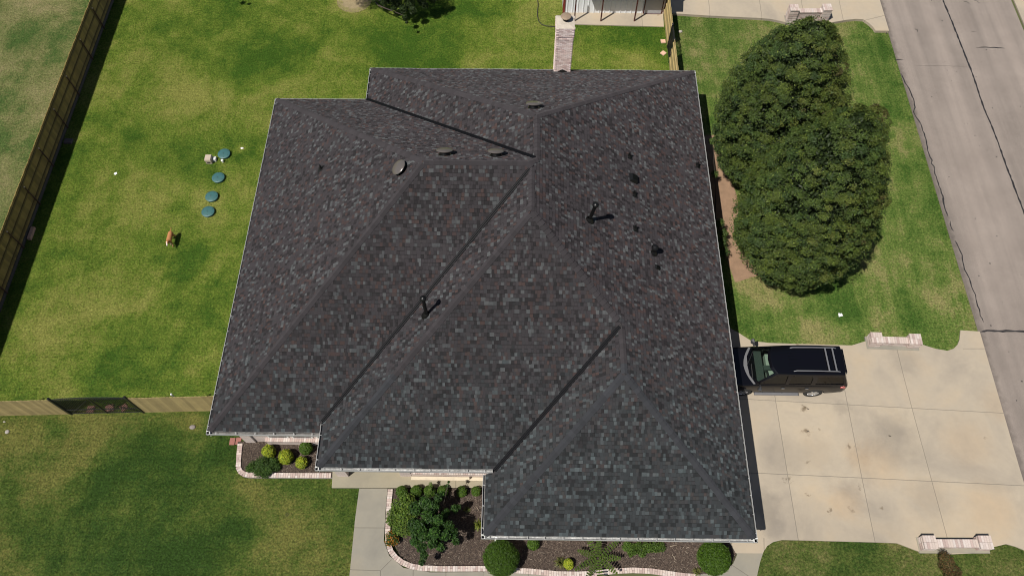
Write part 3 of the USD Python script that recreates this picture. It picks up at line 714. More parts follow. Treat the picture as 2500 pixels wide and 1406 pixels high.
# walls, soffit, fascia, gutters
walls = part('wall', MB().poly(wall_pg, -.02, EZ - .13), m_brick, house)
eave_pg = unary_union([sbox(XLW, YH, 0, YI), sbox(XLB, 12, XR, YB), sbox(XLM, YF, 2, 20), sbox(XLG, YD, XR, 22)])
part('soffit', MB().poly(eave_pg.buffer(-.13, join_style='mitre').difference(wall_pg.buffer(-.01)), EZ - .20, EZ - .17), m_soffit, house)
RUNS = [(A_, B_, (0, 1, 0)), (C_, B_, (1, 0, 0)), (D_, C_, (0, -1, 0)), (D_, E0, (-1, 0, 0)), (F_, EV, (0, -1, 0)), (F_, GV, (-1, 0, 0)), (H_, G0, (0, -1, 0)), (H_, I_, (-1, 0, 0)), (I_, J_, (0, 1, 0)), (J_, A_, (-1, 0, 0))]
for p, q, out in RUNS:
    p, q, out = np.array(p), np.array(q), np.array(out, float)
    d = (q - p) / np.linalg.norm(q - p); L = np.linalg.norm(q - p)
    zz = np.array([0, 0, 1.])
    mb = MB()
    W, Hh, t = .118, .115, .009
    mb.bar(p - out * t + zz * -.008, q - out * t + zz * -.008, out, .018, .016)                       # rolled lip
    mb.bar(p - out * t / 2 - zz * Hh * .55, q - out * t / 2 - zz * Hh * .55, out, t, Hh * .9)         # face
    mb.bar(p - zz * Hh * .55 - out * W / 2 + d * .004, p - zz * Hh * .55 - out * W / 2 + d * .008, out, W, Hh * .9)
    mb.bar(q - zz * Hh * .55 - out * W / 2 - d * .008, q - zz * Hh * .55 - out * W / 2 - d * .004, out, W, Hh * .9)
    g = part('gutter', mb, m_gutter, house)
    if len(RUNS) and (abs(out[1] + 1) < .1 and p[0] > XLM - .1):
        tm_ = m_troughl
    else:
        tm_ = m_trough
    part('trough', MB().bar(p - out * W / 2 - zz * Hh, q - out * W / 2 - zz * Hh, out, W - .004, t).bar(p - out * W - zz * Hh * .5, q - out * W - zz * Hh * .5, out, t, Hh), tm_, g)
    part('fascia', MB().bar(p - out * (W + .018) - zz * .095, q - out * (W + .018) - zz * .095, out, .024, .22), m_white, house)
    cnt = max(2, int(L / .66))
    for i in range(cnt):
        c = p + d * (L * (i + .5 + rng.uniform(-.06, .06)) / cnt)
        part('hanger', MB().bar(c - out * (W - .01) - zz * .006, c - out * .004 - zz * .006, d, .028, .006), m_gutter, g)

# front of the left wing: windows over a brick sill
WY = YH + OV + .02
for i, (xa, xb) in enumerate(((-10.2, -9.35), (-9.2, -8.35), (-8.2, -7.6))):
    fr = part('window', MB().box((xa, WY - .035, .75), (xb, WY - .001, 2.2)), m_white, house)
    part('pane', MB().box((xa + .07, WY - .042, .82), (xb - .07, WY - .036, 1.47)).box((xa + .07, WY - .042, 1.53), (xb - .07, WY - .036, 2.13)), plain('window_dark', (.05, .06, .065), .08) if i == 0 else '/World/Looks/window_dark', fr)
brick_tones = np.array([(.56, .46, .41), (.60, .51, .465), (.45, .345, .31), (.57, .475, .42), (.50, .385, .345), (.63, .55, .505)])
m_bricks = plain('pale_brick', (.80, .80, .80), .9, var=.08, scale=12, tone=True, fine=.12, fscale=60)
btone = lambda: brick_tones[rng.integers(len(brick_tones))] * rng.uniform(.92, 1.08)
x = -10.35
while x < -7.1:
    part('sill_brick', MB().box((x, WY - .17, .60), (x + .085, WY - .002, .68), btone()), m_bricks, house); x += .094
part('sill_course', MB().box((-10.36, WY - .12, .1), (-7.1, WY - .003, .595)), m_brick, house)
part('column', MB().box((-11.3, WY - .06, 0), (-10.9, WY - .002, EZ - .15)), m_brick, house)
# porch: brick pillars and a low wall under the eave
PYF = YF + .12
for px in (838, 992):
    c = G(px, 1163, PZ)
    part('porch_pillar', MB().box((c[0] - .22, c[1] + .0, PZ), (c[0] + .22, c[1] + .44, EZ + .05)), m_brick, house)
c = G(1005, 1163, PZ)
lw = part('porch_wall', MB().box((c[0], c[1] + .012, PZ - .05), (XLG + OV, c[1] + .22, .50)), m_brick, house)
x = c[0]
while x < XLG + OV - .05:
    part('brick', MB().box((x, c[1] - .01, .502), (x + .088, c[1] + .24, .57), btone()), m_bricks, lw); x += .097
part('step_course', MB().box((c[0], c[1] - .16, PZ), (XLG + OV, c[1] - .012, PZ + .10)), plain('step_concrete', (.52, .45, .34), .9), house)
part('downspout', MB().tube([E_(XLG + .55, YD + .05, -.1), E_(XLG + .55, YD + .15, -.25), E_(XLG + .55, YD + OV - .05, -.5), (XLG + .5, YD + OV - .05, .55), (XLG + .45, YD + .22, .40), (XLG + .43, YD - .12, .20)], .052, 6), m_white, house)
part('downspout', MB().tube([E_(XLB - .1, YI + .05, -.06), E_(XLB - .1, YI - .4, -.4), (XLB - .1, YI - .5, .2)], .045, 6), m_white, house)

# chimney
cx0, cx1, cy0, cy1, cz = 1.675, 2.455, 27.385, 28.15, 6.02
m_mortar = plain('mortar', (.40, .365, .35), .95, var=.12, scale=9, bump=.004)
m_crown = plain('chimney_crown', (.42, .37, .31), .9, var=.14, scale=6, bump=.004, fine=.15)
chim = part('chimney', MB().box((cx0, cy0, 0), (cx1, cy1, cz - .02)), m_mortar, house)
bm = MB()
rows = int((cz - 1.5) / .075)
for j in range(rows):
    z0 = 1.5 + j * .075
    co = .03 if j > rows - 8 else (.015 if j in (rows - 9, rows - 10) else .0)
    for (ax, lo, hi, fx) in (('x', cx0, cx1, cy0), ('x', cx0, cx1, cy1), ('y', cy0, cy1, cx0), ('y', cy0, cy1, cx1)):
        w = (hi - lo) / 4; sh = (w / 2) * (j % 2)
        edges = [lo] + [lo + sh + w * k for k in range(0 if sh else 1, 4)] + [hi]
        edges = sorted(set(np.round(edges, 4)))
        for a, b in zip(edges[:-1], edges[1:]):
            outw = .010 + co + (.014 if ((a == edges[0] or b == edges[-1]) and j % 2) else 0) + rng.uniform(0, .003)
            a2, b2 = (a - co * (a == edges[0]) + .005, b + co * (b == edges[-1]) - .005)
            t = btone() * (1.58, 1.54, 1.60)
            if ax == 'x':
                y0, y1 = (fx - outw, fx + .02) if fx == cy0 else (fx - .02, fx + outw)
                bm.box((a2, y0, z0 + .005), (b2, y1, z0 + .070), t)
            else:
                x0, x1 = (fx - outw, fx + .02) if fx == cx0 else (fx - .02, fx + outw)
                bm.box((x0, a2, z0 + .005), (x1, b2, z0 + .070), t)
part('bricks', bm, m_bricks, chim, kind='stuff')
part('crown', MB().hexa([(cx0 - .04, cy0 - .04, cz - .015), (cx1 + .04, cy0 - .04, cz - .015), (cx1 + .04, cy1 + .04, cz - .015), (cx0 - .04, cy1 + .04, cz - .015)],
                        [(cx0 + .2, cy0 + .2, cz + .03), (cx1 - .2, cy0 + .2, cz + .03), (cx1 - .2, cy1 - .2, cz + .03), (cx0 + .2, cy1 - .2, cz + .03)]), m_crown, chim)
cc = np.array([(cx0 + cx1) / 2 + .02, (cy0 + cy1) / 2 + .10, cz])
part('flue', MB().lathe([(.13, 0), (.13, .20), (.10, .20)], cc, n=16), m_black, chim)
mb = MB()
nn_ = 36
prof = [(.005, .300), (.13, .295), (.22, .275), (.245, .255), (.235, .225)]
for k, (r_, h_) in enumerate(prof):
    pass
ang = np.arange(nn_) / nn_ * 2 * PI
vv = []
for r_, h_ in prof:
    wv = 1 + (.035 * np.sin(ang * 12) if r_ > .2 else 0 * ang)
    vv.append(np.stack([cc[0] + r_ * wv * np.cos(ang), cc[1] + r_ * wv * np.sin(ang), np.full(nn_, cc[2] + h_)], 1))
mb.add(np.vstack(vv), [(i * nn_ + j, i * nn_ + (j + 1) % nn_, (i + 1) * nn_ + (j + 1) % nn_, (i + 1) * nn_ + j) for i in range(len(prof) - 1) for j in range(nn_)])
part('chimney_cap', mb, plain('cap_rust', (.27, .20, .14), .55, metal=.2, var=.15, scale=8), chim, smooth=True)
zb = PL['back'][1] * cy0 + PL['back'][2]
cm = (cx0 + cx1) / 2
part('cricket', MB().add([(cm - .26, cy0 + .01, zb + .02), (cm, cy0 + .0, zb + .17), (cm + .26, cy0 + .01, zb + .02), (cm, cy0 - .25, zb + .20), (cm - .1, cy0 - .2, zb + .17), (cm + .1, cy0 - .2, zb + .17)], [(0, 1, 4), (1, 3, 4), (1, 5, 3), (1, 2, 5)]), m_cap, chim)
part('flashing', MB().box((cx0 - .02, cy0 - .015, zb - .1), (cx0 + .16, cy0 + .02, zb + .06)), m_white, chim)

# roof vents
for px, py, k in ((1303, 264, 'back'), (1086, 378, 'ib'), (1211, 380, 'ib'), (981, 414, 'lw')):
    p = roof_at(px, py, k); n = nrm(k)
    v = part('attic_vent', MB().lathe([(.24, .0), (.24, .012), (.19, .02), (.18, .15), (.18, .16)], p + n * .015, n, 24), m_black, house)
    part('dome', MB().lathe([(.235, .135), (.31, .145), (.318, .165), (.29, .20), (.2, .225), (.1, .235), (.004, .238)], p + n * .015, n, 32), m_vent, v, smooth=40)
for px, py, k, h_ in ((784, 413, 'lw', .30), (1536, 383, 'right', .28), (1548, 475, 'right', .28), (1550, 559, 'right', .28), (1702, 405, 'right', .28)):
    p = roof_at(px, py, k); n = nrm(k)
    up_s = np.array([0, 0, 1]) - n * n[2]; up_s /= np.linalg.norm(up_s); sd = np.cross(n, up_s)
    v = part('plumbing_vent', MB().tube([p - [0, 0, .05], p + [0, 0, h_]], .032, 10), m_lead, house)
    part('boot', MB().lathe([(.085, 0), (.06, .05), (.038, .12)], p + n * .015, (0, 0, 1), 12).hexa([p + sd * a + up_s * b + n * .014 for a, b in ((-.13, -.17), (.13, -.17), (.13, .1), (-.13, .1))], [p + sd * a + up_s * b + n * .019 for a, b in ((-.13, -.17), (.13, -.17), (.13, .1), (-.13, .1))]), m_lead, v)
for px, py, k, h_, tx, ty in ((1438, 537, 'right', 1.0, 1454, 502), (1041, 768, 'lm', 1.30, 1033, 730)):
    p = roof_at(px, py, k)
    top_ = G(tx, ty, p[2] + h_)                                   # one of them leans a little
    v = part('flue_pipe', MB().tube([p - [0, 0, .1], top_], .068, 12), m_black, house, smooth=40)
    part('rain_cap', MB().lathe([(.085, -.03), (.115, .0), (.12, .05), (.095, .10), (.04, .13), (.004, .135)], top_, (0, 0, 1), 16), m_black, v, smooth=40)
    part('storm_collar', MB().lathe([(.20, -.10), (.14, .07), (.075, .16)], p, (0, 0, 1), 16), m_black, v, smooth=40)
p = roof_at(1545, 437, 'right'); n = nrm('right'); dn = np.array([n[0], 0, -math.hypot(n[0], 0) * 0]); ds = np.array([1, 0, PL['right'][0]]); ds /= np.linalg.norm(ds); sy = np.array([0, 1., 0])
q4 = lambda a, b, h, c=0.: [p + ds * (c + i * a) + sy * j * b + n * h for i, j in ((-1, -1), (1, -1), (1, 1), (-1, 1))]
part('box_vent', MB().hexa(q4(.21, .20, .01), q4(.15, .15, .12)).hexa(q4(.17, .165, .121), q4(.14, .14, .15)), m_black, house)
p = roof_at(1595, 618, 'right')
v = part('exhaust_vent', MB().tube([p - [0, 0, .05], p + [0, 0, .38]], .07, 12).lathe([(.16, -.06), (.12, .08), (.075, .14)], p, (0, 0, 1), 14), m_black, house, smooth=40)
part('hood', MB().lathe([(.075, -.02), (.13, 0), (.14, .07), (.10, .13), (.004, .15)], p + [0, 0, .38], (0, 0, 1), 16), m_black, v, smooth=40)
p = roof_at(1604, 653, 'right')
part('low_vent', MB().hexa(q4(.13, .10, .012), q4(.08, .07, .075)), m_black, house)

# ================================================================== flower beds
m_mulch = plain('mulch_soil', (.062, .044, .034), .95, var=.35, scale=14, bump=.02, bscale=40, fine=.3)
m_chip = plain('mulch_chip', (1, 1, 1), .9, var=.15, scale=30, tone=True)
chip_t = np.array([(.050, .034, .026), (.080, .057, .043), (.13, .098, .074), (.030, .021, .017), (.23, .19, .15), (.09, .064, .049)])
for nm, pg, z in (('left_mulch_bed', bed1_pg, .10), ('front_mulch_bed', bed2_pg, .09)):
    solo(nm, MB().poly(pg, -.02, z), m_mulch, kind='structure')
    x0, y0, x1, y1 = pg.bounds
    n = int(pg.area * 900)
    pts = np.stack([rng.uniform(x0, x1, n * 2), rng.uniform(y0, y1, n * 2)], 1)
    pts = pts[shapely.contains(pg, shapely.points(pts))]
    k = len(pts)
    a = rng.uniform(0, 2 * PI, k); l = rng.uniform(.012, .045, k) * rng.choice([1, 1, 1.8], k); w = rng.uniform(.004, .012, k); tz = rng.uniform(-.35, .35, k)
    d = np.stack([np.cos(a), np.sin(a), tz], 1); s_ = np.stack([-np.sin(a), np.cos(a), rng.uniform(-.5, .5, k)], 1)
    c = np.hstack([pts, np.full((k, 1), z) + rng.uniform(.006, .03, (k, 1))])
    v = np.stack([c - d * l[:, None] - s_ * w[:, None], c + d * l[:, None] - s_ * w[:, None] * .6, c + d * l[:, None] + s_ * w[:, None], c - d * l[:, None] + s_ * w[:, None] * .7], 1).reshape(-1, 3)
    f = np.arange(k)[:, None] * 4 + [[0, 1, 2, 3]]
    tone = np.repeat(chip_t[rng.choice(len(chip_t), k, p=[.28, .28, .14, .18, .04, .08])] * rng.uniform(.8, 1.2, (k, 1)), 4, axis=0)
    solo(nm.replace('bed', 'chips'), MB().add(v, f, tone), m_chip, kind='stuff')


def edging(path_pts, z, label, name='brick_edging', depth=.20, pitch=.098, wid=1.):
    """Header bricks along the outer edge of a bed, on a lower course."""
    p = np.array(G2(path_pts, z)); ln = LineString(p)
    t = thing(name, label, 'edging', (*p[0], 0))
    n = int(ln.length / pitch)
    for i in range(n):
        s = (i + .5) * pitch
        c = np.array(ln.interpolate(s).coords[0]); d = np.array(ln.interpolate(s + .05).coords[0]) - np.array(ln.interpolate(max(0, s - .05)).coords[0])
        d /= np.linalg.norm(d); nn = np.array([-d[1], d[0]]) * wid
        h = z + rng.uniform(-.004, .004); hw = pitch / 2 - .005
        splits = [(-depth / 2, depth / 2)] if i % 3 else [(-depth / 2, -.004), (.004, depth / 2)]
        for a, b in splits:
            cor = [np.array([*(c + d * hw * i_ + nn * j_), 0]) for i_, j_ in ((-1, a), (1, a), (1, b), (-1, b))]
            part('brick', MB().hexa([q + [0, 0, h - .062] for q in cor], [q + [0, 0, h] for q in cor], btone()), m_bricks, t)
    lo = MB()
    lo.poly(ln.buffer(depth / 2 - .015, cap_style='flat'), -.02, z - .066)
    part('footing', lo, m_mortar, t)


edging([(586, 1082), (583, 1110), (581.5, 1140), (586, 1150), (594, 1156), (606, 1158.5), (640, 1159), (700, 1159.5), (760, 1160), (810, 1160)], .17, 'pale brick edging round the small bed left of the porch')
edging([(953, 1193), (950, 1225), (947.5, 1270), (946, 1300), (947.5, 1325), (954, 1345), (966, 1360), (982, 1372), (1003, 1381), (1030, 1386), (1080, 1387.5), (1180, 1387), (1240, 1390), (1300, 1394), (1360, 1400), (1410, 1401), (1450, 1399), (1500, 1393), (1545, 1391), (1590, 1393), (1630, 1399), (1665, 1404), (1700, 1407)], .15, 'long curved pale brick edging of the front bed beside the walkway')

# ================================================================== plants
m_leaf = foliage('leaf', .16, .5, .18, 2.2, .22)
m_box = foliage('boxwood_leaf', .15, .5, .2, 9., .3)
m_bark = plain('bark', (.06, .045, .036), .95, var=.3, scale=14, bump=.01)
m_twig = plain('twig', (.045, .034, .026), .95, var=.3, scale=20)


def leaves(c, nrm_, size, tone, seed, asp=.5, jit=.7):
    """One folded leaf at each point c, facing roughly nrm_ (scattered by jit)."""
    r = np.random.default_rng(seed); k = len(c)
    n = nrm_ + r.normal(0, jit, (k, 3)); n /= np.linalg.norm(n, axis=1, keepdims=True)
    t = np.cross(n, r.normal(0, 1, (k, 3))); t /= np.linalg.norm(t, axis=1, keepdims=True); b = np.cross(n, t)
    s = (size * r.uniform(.65, 1.25, k))[:, None]
    v = np.stack([c - t * s, c + b * s * asp + n * s * .12, c + t * s - n * s * .2, c - b * s * asp + n * s * .12], 1).reshape(-1, 3)
    f = np.arange(k)[:, None] * 4 + [[0, 1, 2, 3]]
    f = np.vstack([f[:, [0, 1, 2]], f[:, [0, 2, 3]]])
    return v, f, np.repeat(tone, 4, axis=0)


def pear_tree(label, x, y, z0, z1, R, pk, seed, n=120000, lobes=()):
    r = np.random.default_rng(seed)
    t = thing('pear_tree', label, 'tree', (x, y, 0), group=None)
    rad = lambda s: np.where(s < pk, R * np.sqrt(np.clip(1 - ((pk - s) / (pk + .02)) ** 2, 0, 1)), R * np.clip(1 - (np.clip((s - pk) / (1 - pk), 0, 1)) ** 1.7, 0, 1) ** .75)
    H = z1 - z0
    ss = np.linspace(0.01, .99, 200); wt = rad(ss); wt /= wt.sum()
    # boughs: clumps sitting on the crown's surface
    nc = 1150
    cs = r.choice(ss, nc, p=wt); ca = r.uniform(0, 2 * PI, nc)
    cr = rad(cs) * r.uniform(.74, 1.0, nc)
    cc = np.stack([x + cr * np.cos(ca), y + cr * np.sin(ca), z0 + H * cs], 1)
    crad = r.uniform(.15, .33, nc)
    for lx, ly, lz, lr, k in lobes:                               # side leaders
        q = r.normal(0, 1, (k, 3)); q /= np.linalg.norm(q, axis=1, keepdims=True)
        cc = np.vstack([cc, np.array([lx, ly, lz]) + q * [lr, lr, lr * 1.3] * r.uniform(.6, 1., (k, 1))]); cs = np.append(cs, np.full(k, .8)); ca = np.append(ca, np.arctan2(q[:, 1], q[:, 0])); crad = np.append(crad, r.uniform(.16, .30, k)); cr = np.append(cr, np.full(k, lr)); nc += k
    ax = np.stack([np.cos(ca), np.sin(ca), .9 + .8 * (cs - .3)], 1); ax /= np.linalg.norm(ax, axis=1, keepdims=True)
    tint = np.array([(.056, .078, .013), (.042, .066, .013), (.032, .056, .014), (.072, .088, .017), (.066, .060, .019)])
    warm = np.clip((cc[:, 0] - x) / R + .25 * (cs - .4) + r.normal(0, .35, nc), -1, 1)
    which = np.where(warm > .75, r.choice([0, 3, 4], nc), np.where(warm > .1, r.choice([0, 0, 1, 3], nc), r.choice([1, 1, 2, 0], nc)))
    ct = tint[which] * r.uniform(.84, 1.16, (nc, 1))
    i = r.choice(nc, n, p=crad ** 2 / (crad ** 2).sum())
    dirs = r.normal(0, 1, (n, 3)) + ax[i] * 1.5; dirs /= np.linalg.norm(dirs, axis=1, keepdims=True)
    p = cc[i] + dirs * [1.12, 1.12, .62] * (crad[i] * r.uniform(.5, 1.1, n) ** .6)[:, None]
    tone = ct[i] * r.uniform(.65, 1.4, (n, 1))
    fresh = r.random(n) < .03
    tone[fresh] = np.array([.13, .17, .035]) * r.uniform(.8, 1.2, (fresh.sum(), 1))
    m1 = leaves(p, dirs * .55 + ax[i] * .5 + [0, 0, .35], .045, tone, seed + 1, .55, .5)
    # loose sprigs that break the outline
    k2 = 7000
    s2 = r.choice(ss, k2, p=wt); a2 = r.uniform(0, 2 * PI, k2); r2 = rad(s2) * r.uniform(.99, 1.11, k2) + .05
    p2 = np.stack([x + r2 * np.cos(a2), y + r2 * np.sin(a2), z0 + H * s2 + r.uniform(0, .2, k2)], 1)
    m2 = leaves(p2, np.stack([np.cos(a2), np.sin(a2), np.full(k2, .8)], 1), .048, tint[r.choice(3, k2)] * r.uniform(.8, 1.4, (k2, 1)), seed + 2, .5, .6)
    # leaves further in, their shade put into one dark tone
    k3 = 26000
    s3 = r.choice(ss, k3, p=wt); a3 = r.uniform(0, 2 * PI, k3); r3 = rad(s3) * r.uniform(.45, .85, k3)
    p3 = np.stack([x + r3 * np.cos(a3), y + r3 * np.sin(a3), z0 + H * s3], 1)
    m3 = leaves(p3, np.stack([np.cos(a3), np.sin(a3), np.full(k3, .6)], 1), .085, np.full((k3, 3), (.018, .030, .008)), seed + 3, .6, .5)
    mb = MB()
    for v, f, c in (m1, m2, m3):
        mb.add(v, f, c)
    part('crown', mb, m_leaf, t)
    tr = MB().tube([(x, y, -.05), (x + .02, y, 1.), (x, y + .05, 3.), (x, y, z1 * .75)], [.2, .17, .13, .04], 10)
    part('trunk', tr, m_bark, t, smooth=True)
    for k in range(9):
        a = k * 2.4; h = 1. + .5 * k; rr = float(rad(np.array(min(.8, (h + 1.2) / H)))) * .8
        part('limb', MB().tube([(x, y, h), (x + rr * .5 * math.cos(a), y + rr * .5 * math.sin(a), h + .9), (x + rr * math.cos(a), y + rr * math.sin(a), h + 1.6)], [.07, .045, .015], 7), m_bark, t, smooth=True)


pear_tree('farther of two big leafy trees, its narrow top near a brick wall', 11.66, 23.52, .35, 10.0, 2.58, .47, 101, 130000)
pear_tree('nearer and broader of the two big leafy trees, casting shadow on the side lawn', 12.30, 18.68, .35, 10.3, 2.74, .33, 202, 150000, [(*G(2105, 335, 7.2), .95, 80), (*G(2132, 300, 7.6), .5, 34)])


def ball(name, label, px, py, rx, rz, tones, n, size, seed, group=None, mat=None, zc=None, lump=.06, jit=.55, cat='shrub'):
    """A clipped or rounded shrub whose middle is seen at px, py."""
    zc = rz * .92 + .1 if zc is None else zc
    c = G(px, py, zc)
    r = np.random.default_rng(seed)
    t = thing(name, label, cat, (c[0], c[1], 0.08), group=group)
    d = r.normal(0, 1, (n, 3)); d /= np.linalg.norm(d, axis=1, keepdims=True)
    d = d[d[:, 2] > -.75]; k = len(d)
    lum = 1 + lump * (meshkit.fbm(d * 3.2 + seed, 3, seed) - .5) * 4
    q = d * np.array([rx, rx, rz]) * (lum * np.where(r.random(k) < .02, r.uniform(1.02, 1.10, k), r.uniform(.82, 1.03, k)))[:, None]
    tn_ = np.array(tones); tone = tn_[r.integers(len(tn_), size=k)] * r.uniform(.75, 1.3, (k, 1))
    part('leaves', MB().add(*leaves(c + q, d + [0, 0, .25], size, tone, seed, .5, jit)), mat or m_box, t)
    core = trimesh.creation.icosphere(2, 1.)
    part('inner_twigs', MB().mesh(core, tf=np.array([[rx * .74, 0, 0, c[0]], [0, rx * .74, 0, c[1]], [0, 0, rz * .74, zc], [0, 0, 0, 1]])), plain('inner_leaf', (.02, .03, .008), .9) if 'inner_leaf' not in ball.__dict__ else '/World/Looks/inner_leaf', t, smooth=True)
    ball.inner_leaf = 1
    part('stem', MB().tube([(c[0], c[1], 0.05), (c[0], c[1], zc)], .025, 6), m_twig, t)
    return t


BOX = [(.052, .105, .009), (.072, .130, .012), (.040, .080, .009)]
YEL = [(.27, .31, .020), (.34, .36, .030), (.20, .26, .016), (.14, .20, .014)]
ball('round_shrub', 'yellow-green round shrub, the left one of the trio in the small bed', 656, 1102, .26, .30, YEL, 2600, .035, 301, 'yellow-green shrubs in the small bed', lump=.12)
ball('round_shrub', 'biggest yellow-green round shrub, in the middle of the small bed', 698, 1115, .285, .33, YEL, 2900, .035, 302, 'yellow-green shrubs in the small bed', lump=.12)
ball('round_shrub', 'small yellow-green shrub closest to the gutter corner and the bed edging', 736, 1129, .23, .27, YEL, 2200, .033, 303, 'yellow-green shrubs in the small bed', lump=.14)
ball('round_shrub', 'dark green round shrub near the window in the small bed', 747, 1093, .27, .30, BOX, 3200, .03, 304, lump=.06)
# the low spreading dark shrub
def clumps(name, label, spots, tones, size, seed, cat='shrub', per=700, mat=None, zbase=.08, stems=True, group=None, jit=.6):
    """spots: (px, py, z, radius): leafy masses joined by branches from one foot."""
    r = np.random.default_rng(seed)
    cs = [(*G(px, py, z), rad) for px, py, z, rad in spots]
    foot = np.mean([c[:2] for c in cs], axis=0)
    t = thing(name, label, cat, (*foot, zbase), group=group)
    mb = MB(); tn_ = np.array(tones)
    for i, (x, y, z, rad) in enumerate(cs):
        k = int(per * (rad / .25) ** 2)
        d = r.normal(0, 1, (k, 3)); d /= np.linalg.norm(d, axis=1, keepdims=True)
        q = np.array([x, y, z]) + d * (rad * r.uniform(.35, 1.05, k))[:, None]
        q = q[q[:, 2] > zbase + .02]; d = d[:len(q)]
        tone = tn_[r.integers(len(tn_), size=len(q))] * r.uniform(.7, 1.3, (len(q), 1)) * r.uniform(.85, 1.15)
        mb.add(*leaves(q, d * .6 + [0, 0, .8], size, tone, seed + i, .48, jit))
    part('leaves', mb, mat or m_leaf, t)
    if stems:
        for x, y, z, rad in cs:
            mid = np.array([foot[0] * .6 + x * .4, foot[1] * .6 + y * .4, zbase + (z - zbase) * .55])
            part('branch', MB().tube([(*foot, zbase - .02), mid, (x, y, z)], [.022, .016, .006], 6), m_twig, t)
    return t


clumps('spreading_shrub', 'dark green low spreading shrub at the front left corner of the small bed', [(620, 1138, .3, .24), (640, 1130, .42, .28), (655, 1143, .38, .27), (633, 1150, .3, .25), (668, 1130, .34, .22), (610, 1143, .22, .18), (648, 1156, .25, .2), (660, 1120, .25, .16), (675, 1140, .25, .17)], [(.034, .072, .013), (.044, .090, .016), (.026, .054, .010), (.065, .110, .02)], .035, 310, per=900)
# row of boxwoods along the porch
bx = ball('boxwood_ball', 'round clipped boxwood nearest the walkway, first of the row along the porch slab', 981, 1200, .235, .27, BOX, 3000, .024, 320, 'boxwood row along the porch slab')
for k, (px, py, sc, lb) in enumerate(((1017, 1198, .98, 'round clipped boxwood, second from the walkway in the row along the porch slab'), (1049, 1198, 1.0, 'boxwood with a pale green shoot rising from it, third from the walkway'), (1081, 1198, .93, 'boxwood in the shadow of the small tree, fourth from the walkway'),
                                      (1127, 1199, .9, 'round boxwood standing alone right of the gap in the porch row'), (1162, 1198, .82, 'boxwood half hidden under the garage gutter at the end of the porch row'))):
    b = G(px, py, .35)
    copy_of(bx, 'boxwood_ball', lb, (b[0], b[1], .08), 50 * k + 20, sc)
clumps('green_shoot', 'pale green leafy shoot growing up through a boxwood by the porch', [(1051, 1180, .75, .07), (1051, 1186, .7, .08), (1050, 1194, .68, .08), (1048, 1203, .6, .08)], [(.10, .16, .03), (.08, .13, .025)], .03, 330, per=700)
clumps('leafy_shrub', 'bright green leafy shrub beside the walkway edging, left part of the front bed', [(975, 1235, .6, .34), (995, 1225, .65, .34), (965, 1258, .6, .34), (985, 1260, .75, .38), (1005, 1245, .75, .33), (975, 1285, .6, .32), (992, 1292, .62, .30), (955, 1270, .45, .22)], [(.058, .105, .014), (.082, .135, .018), (.045, .085, .013), (.105, .15, .022)], .042, 340, per=620)
clumps('leafy_shrub', 'small shrub with orange blooms overhanging the brick edging', [(955, 1308, .4, .22), (951, 1322, .35, .18), (963, 1318, .35, .2)], [(.05, .085, .014), (.035, .065, .012), (.30, .13, .02)] , .036, 341, per=750)
clumps('small_tree', 'dark green small tree with long leafy arms in the front bed', [(1040, 1225, 1.5, .28), (1015, 1240, 1.4, .26), (1060, 1235, 1.6, .22), (1070, 1215, 1.6, .17), (1079, 1205, 1.5, .13), (1045, 1260, 1.9, .26), (1070, 1268, 2.0, .2), (1095, 1285, 1.7, .22), (1105, 1300, 1.5, .22), (1085, 1305, 1.8, .22), (1060, 1300, 2.1, .22),
    (1035, 1305, 1.9, .24), (1015, 1320, 1.6, .22), (1030, 1335, 1.6, .2), (1035, 1355, 1.4, .16), (1030, 1372, 1.2, .12), (1055, 1325, 1.7, .2), (1075, 1335, 1.5, .16), (1010, 1280, 1.5, .24), (1112, 1320, 1.2, .15), (1025, 1282, 1.9, .22), (1090, 1250, 1.2, .15), (1110, 1242, 1.1, .15), (1120, 1236, 1.0, .1), (1092, 1185, 1.7, .07), (1096, 1176, 1.9, .05), (1050, 1245, 1.3, .3), (1045, 1285, 1.3, .34), (1075, 1290, 1.2, .3), (1020, 1300, 1.2, .28), (1080, 1262, 1.3, .22), (1060, 1318, 1.2, .26)],
    [(.018, .050, .008), (.026, .066, .010), (.040, .085, .014), (.014, .036, .007)], .052, 350, 'tree', per=560)
ball('large_ball_shrub', 'large dome-shaped clipped evergreen by the downspout, cut by the picture edge', 1224, 1362, .665, .70, [(.040, .085, .006), (.055, .105, .008), (.033, .070, .006)], 26000, .027, 360, lump=.045, jit=.9, zc=.72)
ball('large_ball_shrub', 'clipped round evergreen beside the walkway at the garage corner', 1743, 1361, .62, .60, [(.042, .090, .006), (.060, .115, .008), (.035, .075, .006)], 22000, .027, 361, lump=.05, jit=.9, zc=.62)
ball('boxwood', 'small round evergreen just right of the large dome, under the garage gutter', 1302, 1327, .235, .26, BOX, 3000, .024, 362)
ball('golden_shrub', 'bright yellow small round shrub near the brick edging', 1388, 1376, .19, .22, YEL, 1800, .03, 363, lump=.14)


